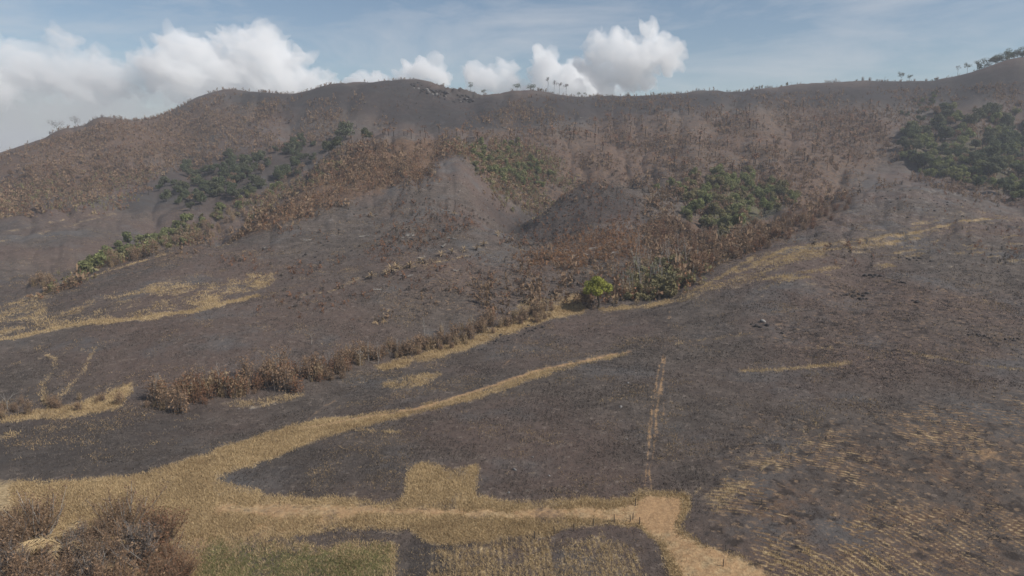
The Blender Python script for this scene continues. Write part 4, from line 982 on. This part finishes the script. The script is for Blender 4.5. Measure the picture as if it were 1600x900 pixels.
# --- stones
def rock_geo(seed, mat_):
    rng = np.random.default_rng(seed); V, Fq = ico(2)
    V = V * np.array([1, .8, .65]); d = np.zeros(len(V))
    for _ in range(9):
        nrm = rng.normal(size=3); nrm /= np.linalg.norm(nrm); h = V @ nrm; c = rng.uniform(.45, .75); V = V - np.maximum(h - c, 0)[:, None] * nrm
    V += noise3(V * 2.5, seed)[:, None] * .05 * V
    g = Geo(); g.raw(V, Fq, np.clip(.5 + .4 * noise3(V * 3, seed + 5), 0, 1)); return g.mesh('boulder', [M[mat_]])
RK = [rock_geo(700 + k, 'rock') for k in range(4)]; RP = [rock_geo(710 + k, 'stone') for k in range(3)]
for px, py, s, p, lb in ((1182, 511, 1.1, 0, 'dark boulder at the left foot of the rock pile on the right field'), (1192, 503, 1.25, 1, 'largest pale boulder in the rock pile on the right field'), (1198, 510, 1.0, 0, 'dark boulder in front of the largest pale boulder'), (1188, 512, .8, 0, 'small dark boulder between the others in the rock pile'), (1174, 508, .6, 0, 'small dark stone just left of the rock pile'), (1222, 522, .7, 0, 'lone dark stone a little right of the rock pile')):
    (w,), _ = hit(px, py); o = obj('boulder', (RP if p else RK)[int(s * 10) % 3]); put(o, w[0], w[1], s, .1); tag(o, lb, 'boulder')
def stones(pix, label, group, meshes, a, b):
    w, _ = hit(pix[:, 0], pix[:, 1])
    for k in range(len(w)):
        o = obj('stone', meshes[k % len(meshes)]); put(o, w[k, 0], w[k, 1], random.uniform(a, b), .05); tag(o, label, 'stone', group)
stones(np.concatenate([along([(1320, 462), (1365, 460)], 14, 2), along([(1340, 468), (1355, 470)], 4, 1.5), along([(1350, 432), (1375, 433)], 8, 1.2), along([(1400, 402), (1450, 410)], 12, 3), along([(1425, 472), (1440, 474)], 4, 1.2), along([(1400, 442), (1415, 443)], 4, 1)]), 'small dark stone in the scattered line high on the right field', 'dark stones high on the right field', RK, .5, 1.15)
stones(np.concatenate([along([(1510, 525), (1556, 527)], 8, 2), along([(1570, 533), (1595, 532)], 6, 2)]), 'dark stone in the small cluster near the right edge of the field', 'dark stones at the right edge', RK, .4, .8)
stones(np.concatenate([along([(820, 520), (850, 512)], 8, 4), in_poly([(740, 520), (860, 500), (850, 530), (740, 550)], 16), in_poly([(735, 460), (765, 462), (760, 470), (740, 470)], 4)]), 'dark stone below the straw edge of the upper gully', 'dark stones below the upper gully', RK, .35, .8)
stones(in_poly([(1340, 295), (1480, 300), (1520, 320), (1400, 345)], 30), 'dark stone on the grey top of the right knoll', 'dark stones on the right knoll', RK, .5, 1.2)
stones(in_poly([(560, 330), (720, 270), (790, 340), (620, 390), (450, 420)], 60), 'dark stone lying on the burnt front knoll', 'dark stones of the front knoll', RK, .5, 1.1)
stones(in_poly([(810, 340), (930, 285), (960, 310), (830, 375)], 40), 'black stone on the dark middle knoll', 'black stones of the middle knoll', RK, .6, 1.3)
stones(np.array([(832, 715), (804, 735), (981, 600), (985, 540), (640, 370), (412, 388), (475, 375), (718, 302), (970, 637), (858, 745), (980, 688), (795, 772)], float), 'small pale stone lying alone on the burnt ground', 'pale stones on the burnt ground', RP, .3, .6)

# --- fallen bleached logs
def log_geo(seed):
    rng = np.random.default_rng(seed); g = Geo(); L = 4.5
    p = [(-L / 2, 0, .12), (-.5, rng.normal(0, .12), .22), (L / 2, rng.normal(0, .3), .14)]
    g.tube(p, [.22, .18, .08], .5, 0, 6)
    for k in range(4):
        x = rng.uniform(-.5, L / 2 - .3); a = rng.uniform(-1.2, 1.2); sg = rng.choice([-1, 1])
        g.tube([(x, 0, .2), (x + .8 * math.cos(a), sg * .8, .35 + rng.uniform(0, .4)), (x + 1.3 * math.cos(a), sg * 1.5, .3 + rng.uniform(0, .8))], [.09, .06, .02], rng.uniform(.4, 1), 0, 4)
    return g.mesh('fallen_log', [M['pale']])
LG = [log_geo(740 + k) for k in range(3)]
pts = np.concatenate([np.array([(640, 369), (625, 372), (570, 370), (418, 388), (715, 312), (905, 402), (480, 376)], float), in_poly([(420, 420), (600, 320), (720, 270), (790, 340), (780, 420), (560, 470)], 9), in_poly([(850, 390), (1000, 360), (1020, 400), (900, 420)], 8), in_poly([(700, 180), (1300, 170), (1300, 230), (720, 215)], 12)])
w, _ = hit(pts[:, 0], pts[:, 1])
for k in range(len(w)): o = obj('fallen_log', LG[k % 3]); put(o, w[k, 0], w[k, 1], random.uniform(.7, 1.5)); tag(o, 'bleached fallen log lying on the burnt middle slopes', 'log', 'fallen logs on the burnt slopes')

# --- outcrop stones under the summit
stones(along([(640, 133), (680, 146), (715, 155), (740, 158)], 60, 4), 'weathered rock of the outcrop just under the summit', 'rocks of the summit outcrop', RK + RP[:1], 1.6, 4.2)

# --- wire fence along the track
def fence(pix, label, h, with_wire=True):
    w, _ = hit(np.array([p[0] for p in pix], float), np.array([p[1] for p in pix], float))
    root = bpy.data.objects.new('wire_fence', None); COL.objects.link(root)
    root.location = (w[0, 0], w[0, 1], float(height(w[:1, 0], w[:1, 1])[0])); tag(root, label, 'fence')
    L0 = np.array(root.location); tops = []
    rng = np.random.default_rng(len(pix)); first = None
    for k in range(len(w)):
        z = float(height(w[k:k + 1, 0], w[k:k + 1, 1])[0])
        if first is None:
            g = Geo(); g.tube([(0, 0, -.3), (.01, 0, h * .5), (0, .01, h)], [.085, .08, .07], .4, 0, 6); first = g.mesh('post', [M['post']])
        o = obj('post', first, root); o.location = (w[k, 0] - L0[0], w[k, 1] - L0[1], z - L0[2]); o.rotation_euler = (rng.normal(0, .05), rng.normal(0, .05), rng.uniform(0, 3)); o.scale = (1, 1, rng.uniform(.85, 1.1)); tops.append(np.array(o.location))
    if with_wire:
        for f in (.4, .65, .9):
            g = Geo()
            pts = []
            for k in range(len(tops)):
                pts.append(tops[k] + (0, 0, h * f))
                if k < len(tops) - 1: pts.append((tops[k] + tops[k + 1]) / 2 + (0, 0, h * f - .03))
            g.tube(pts, [.006] * len(pts), .5, 0, 3); obj('wire', g.mesh('wire', [M['wire']]), root)
fence([(835, 842), (866, 836), (897, 830), (927, 824), (960, 818), (985, 816), (999, 822)], 'low wire fence on dark posts along the edge of the dirt track', 1.35)
fence([(989, 812), (993, 790), (1000, 755), (1004, 728), (1010, 690), (1016, 650), (1024, 610), (1031, 570), (1039, 525), (1044, 488)], 'wire fence on thin dark posts climbing straight up the burnt field', 1.3)
fence([(1130, 886), (1133, 862), (1190, 790), (1236, 718), (1290, 690)], 'sparse wire fence on weathered posts right of the bare dirt corner', 1.3)

# --- wispy bushes of the near left corner
def wispy(seed, h, w, leaf, n_stem=34, n_tw=2600, n_leaf=1500):
    rng = np.random.default_rng(seed)
    g = Geo(); g2 = Geo()
    b = rng.normal(0, w * .08, (n_stem, 3)); b[:, 2] = -.2
    e = b + np.stack([rng.normal(0, w * .26, n_stem), rng.normal(0, w * .26, n_stem), h * rng.uniform(.55, 1, n_stem)], 1)
    for k in range(n_stem):
        m_ = (b[k] + e[k]) / 2 + rng.normal(0, .2, 3); g.tube([b[k], m_, e[k]], [.075, .05, .018], rng.uniform(.2, .8), 0, 4)
    i = rng.integers(0, n_stem, n_tw); t = rng.uniform(.25, 1, n_tw)[:, None]; p = b[i] * (1 - t) + e[i] * t
    q = p + rng.normal(0, 1, (n_tw, 3)) * np.array([.55, .55, .5]) + np.array([0, 0, .55])
    g2.strips(p, q, .035, rng.uniform(0, 1, n_tw), 0, rng)
    j = rng.integers(0, n_tw, n_leaf); s = rng.uniform(.4, 1.1, n_leaf)[:, None]
    g3 = Geo(); g3.leaves(p[j] * (1 - s) + q[j] * s, rng.uniform(.08, .18, n_leaf), rng.uniform(0, 1, n_leaf), 0, rng, 1.8, 0)
    return g.mesh('stems', [M['pale' if seed % 2 else 'grey']]), g2.mesh('twigs', [M['grey' if seed == 803 else 'brown']]), g3.mesh('leaves', [M[leaf]])
WV = [wispy(801, 6.5, 5.5, 'brown'), wispy(802, 5.2, 5.0, 'brown'), wispy(803, 5.0, 5.5, 'brown', n_leaf=1800), wispy(804, 4.2, 4.5, 'red')]
def corner_bush(px, py, v, s, label, group=None):
    (w,), _ = hit(px, min(py, 1010)); 
    if py > 1010: w = w * (1 - (py - 1010) / 500)
    root = bpy.data.objects.new('wispy_bush', None); COL.objects.link(root); put(root, w[0], w[1], s); tag(root, label, 'bush', group)
    for nm, me in zip(('stems', 'twigs', 'leaves'), WV[v]): obj(nm, me, root)
corner_bush(62, 850, 0, 1.45, 'tall wispy brown bush at the back left of the near corner thicket')
corner_bush(192, 845, 0, 1.4, 'tall wispy grey-brown bush at the back right of the near corner thicket')
corner_bush(252, 850, 3, 1.5, 'reddish dry bush at the right end of the near corner thicket')
corner_bush(225, 885, 2, 1.4, 'dusky grey bush in front of the reddish one in the near corner')
for px, py, v, s in ((10, 880, 1, 1.0), (25, 930, 2, 1.0), (60, 950, 1, 1.0), (120, 900, 2, .8), (150, 935, 2, .95), (190, 960, 1, 1.0), (90, 985, 2, 1.0), (-40, 900, 1, 1.1), (-30, 970, 2, 1.0), (255, 930, 3, .9), (230, 985, 3, .9), (150, 1000, 1, .9), (170, 890, 1, .8), (100, 930, 1, .7), (20, 850, 1, .75), (125, 870, 2, .7), (155, 858, 1, .65), (285, 905, 3, .6), (265, 890, 3, .7), (0, 1000, 2, 1.0), (200, 1010, 2, .9), (60, 1010, 1, .9)):
    corner_bush(px, py, v, s * 1.5, 'dry greyish brown bush in the dense mass of the near corner thicket', 'bushes of the near corner thicket')
def frond_plant(px, py, s, label):
    rng = np.random.default_rng(int(px)); (w,), _ = hit(px, py); g = Geo()
    for k in range(15):
        a = 2.4 * k + rng.uniform(-.3, .3); el = rng.uniform(.55, 1.35); p = np.zeros(3); 
        for q in range(6):
            p2 = p + .75 * np.array([math.cos(a) * math.cos(el), math.sin(a) * math.cos(el), math.sin(el)]); el -= .3
            sd = np.array([-math.sin(a), math.cos(a), 0]); n_ = 9; f = rng.uniform(0, 1, (2 * n_, 1)); b0 = p * (1 - f) + p2 * f
            sg = np.where(np.arange(2 * n_) % 2, 1, -1)[:, None]; ln = (.75 if q < 5 else .45)
            g.strips(b0, b0 + sg * sd * ln + (p2 - p) * .6 + np.array([0, 0, -.12]), .09, rng.uniform(.3, 1, 2 * n_), 0, rng)
            g.tube([p, p2], [.04, .03], .8, 0, 3); p = p2
    o = obj('dry_palm', g.mesh('dry_palm', [M['straw']])); put(o, w[0], w[1], s); tag(o, label, 'palm')
frond_plant(112, 872, 1.9, 'yellowed palm with long arching fronds rising in the near corner thicket')
frond_plant(152, 905, 1.6, 'pale straw-coloured palm low in front of the yellowed palm')
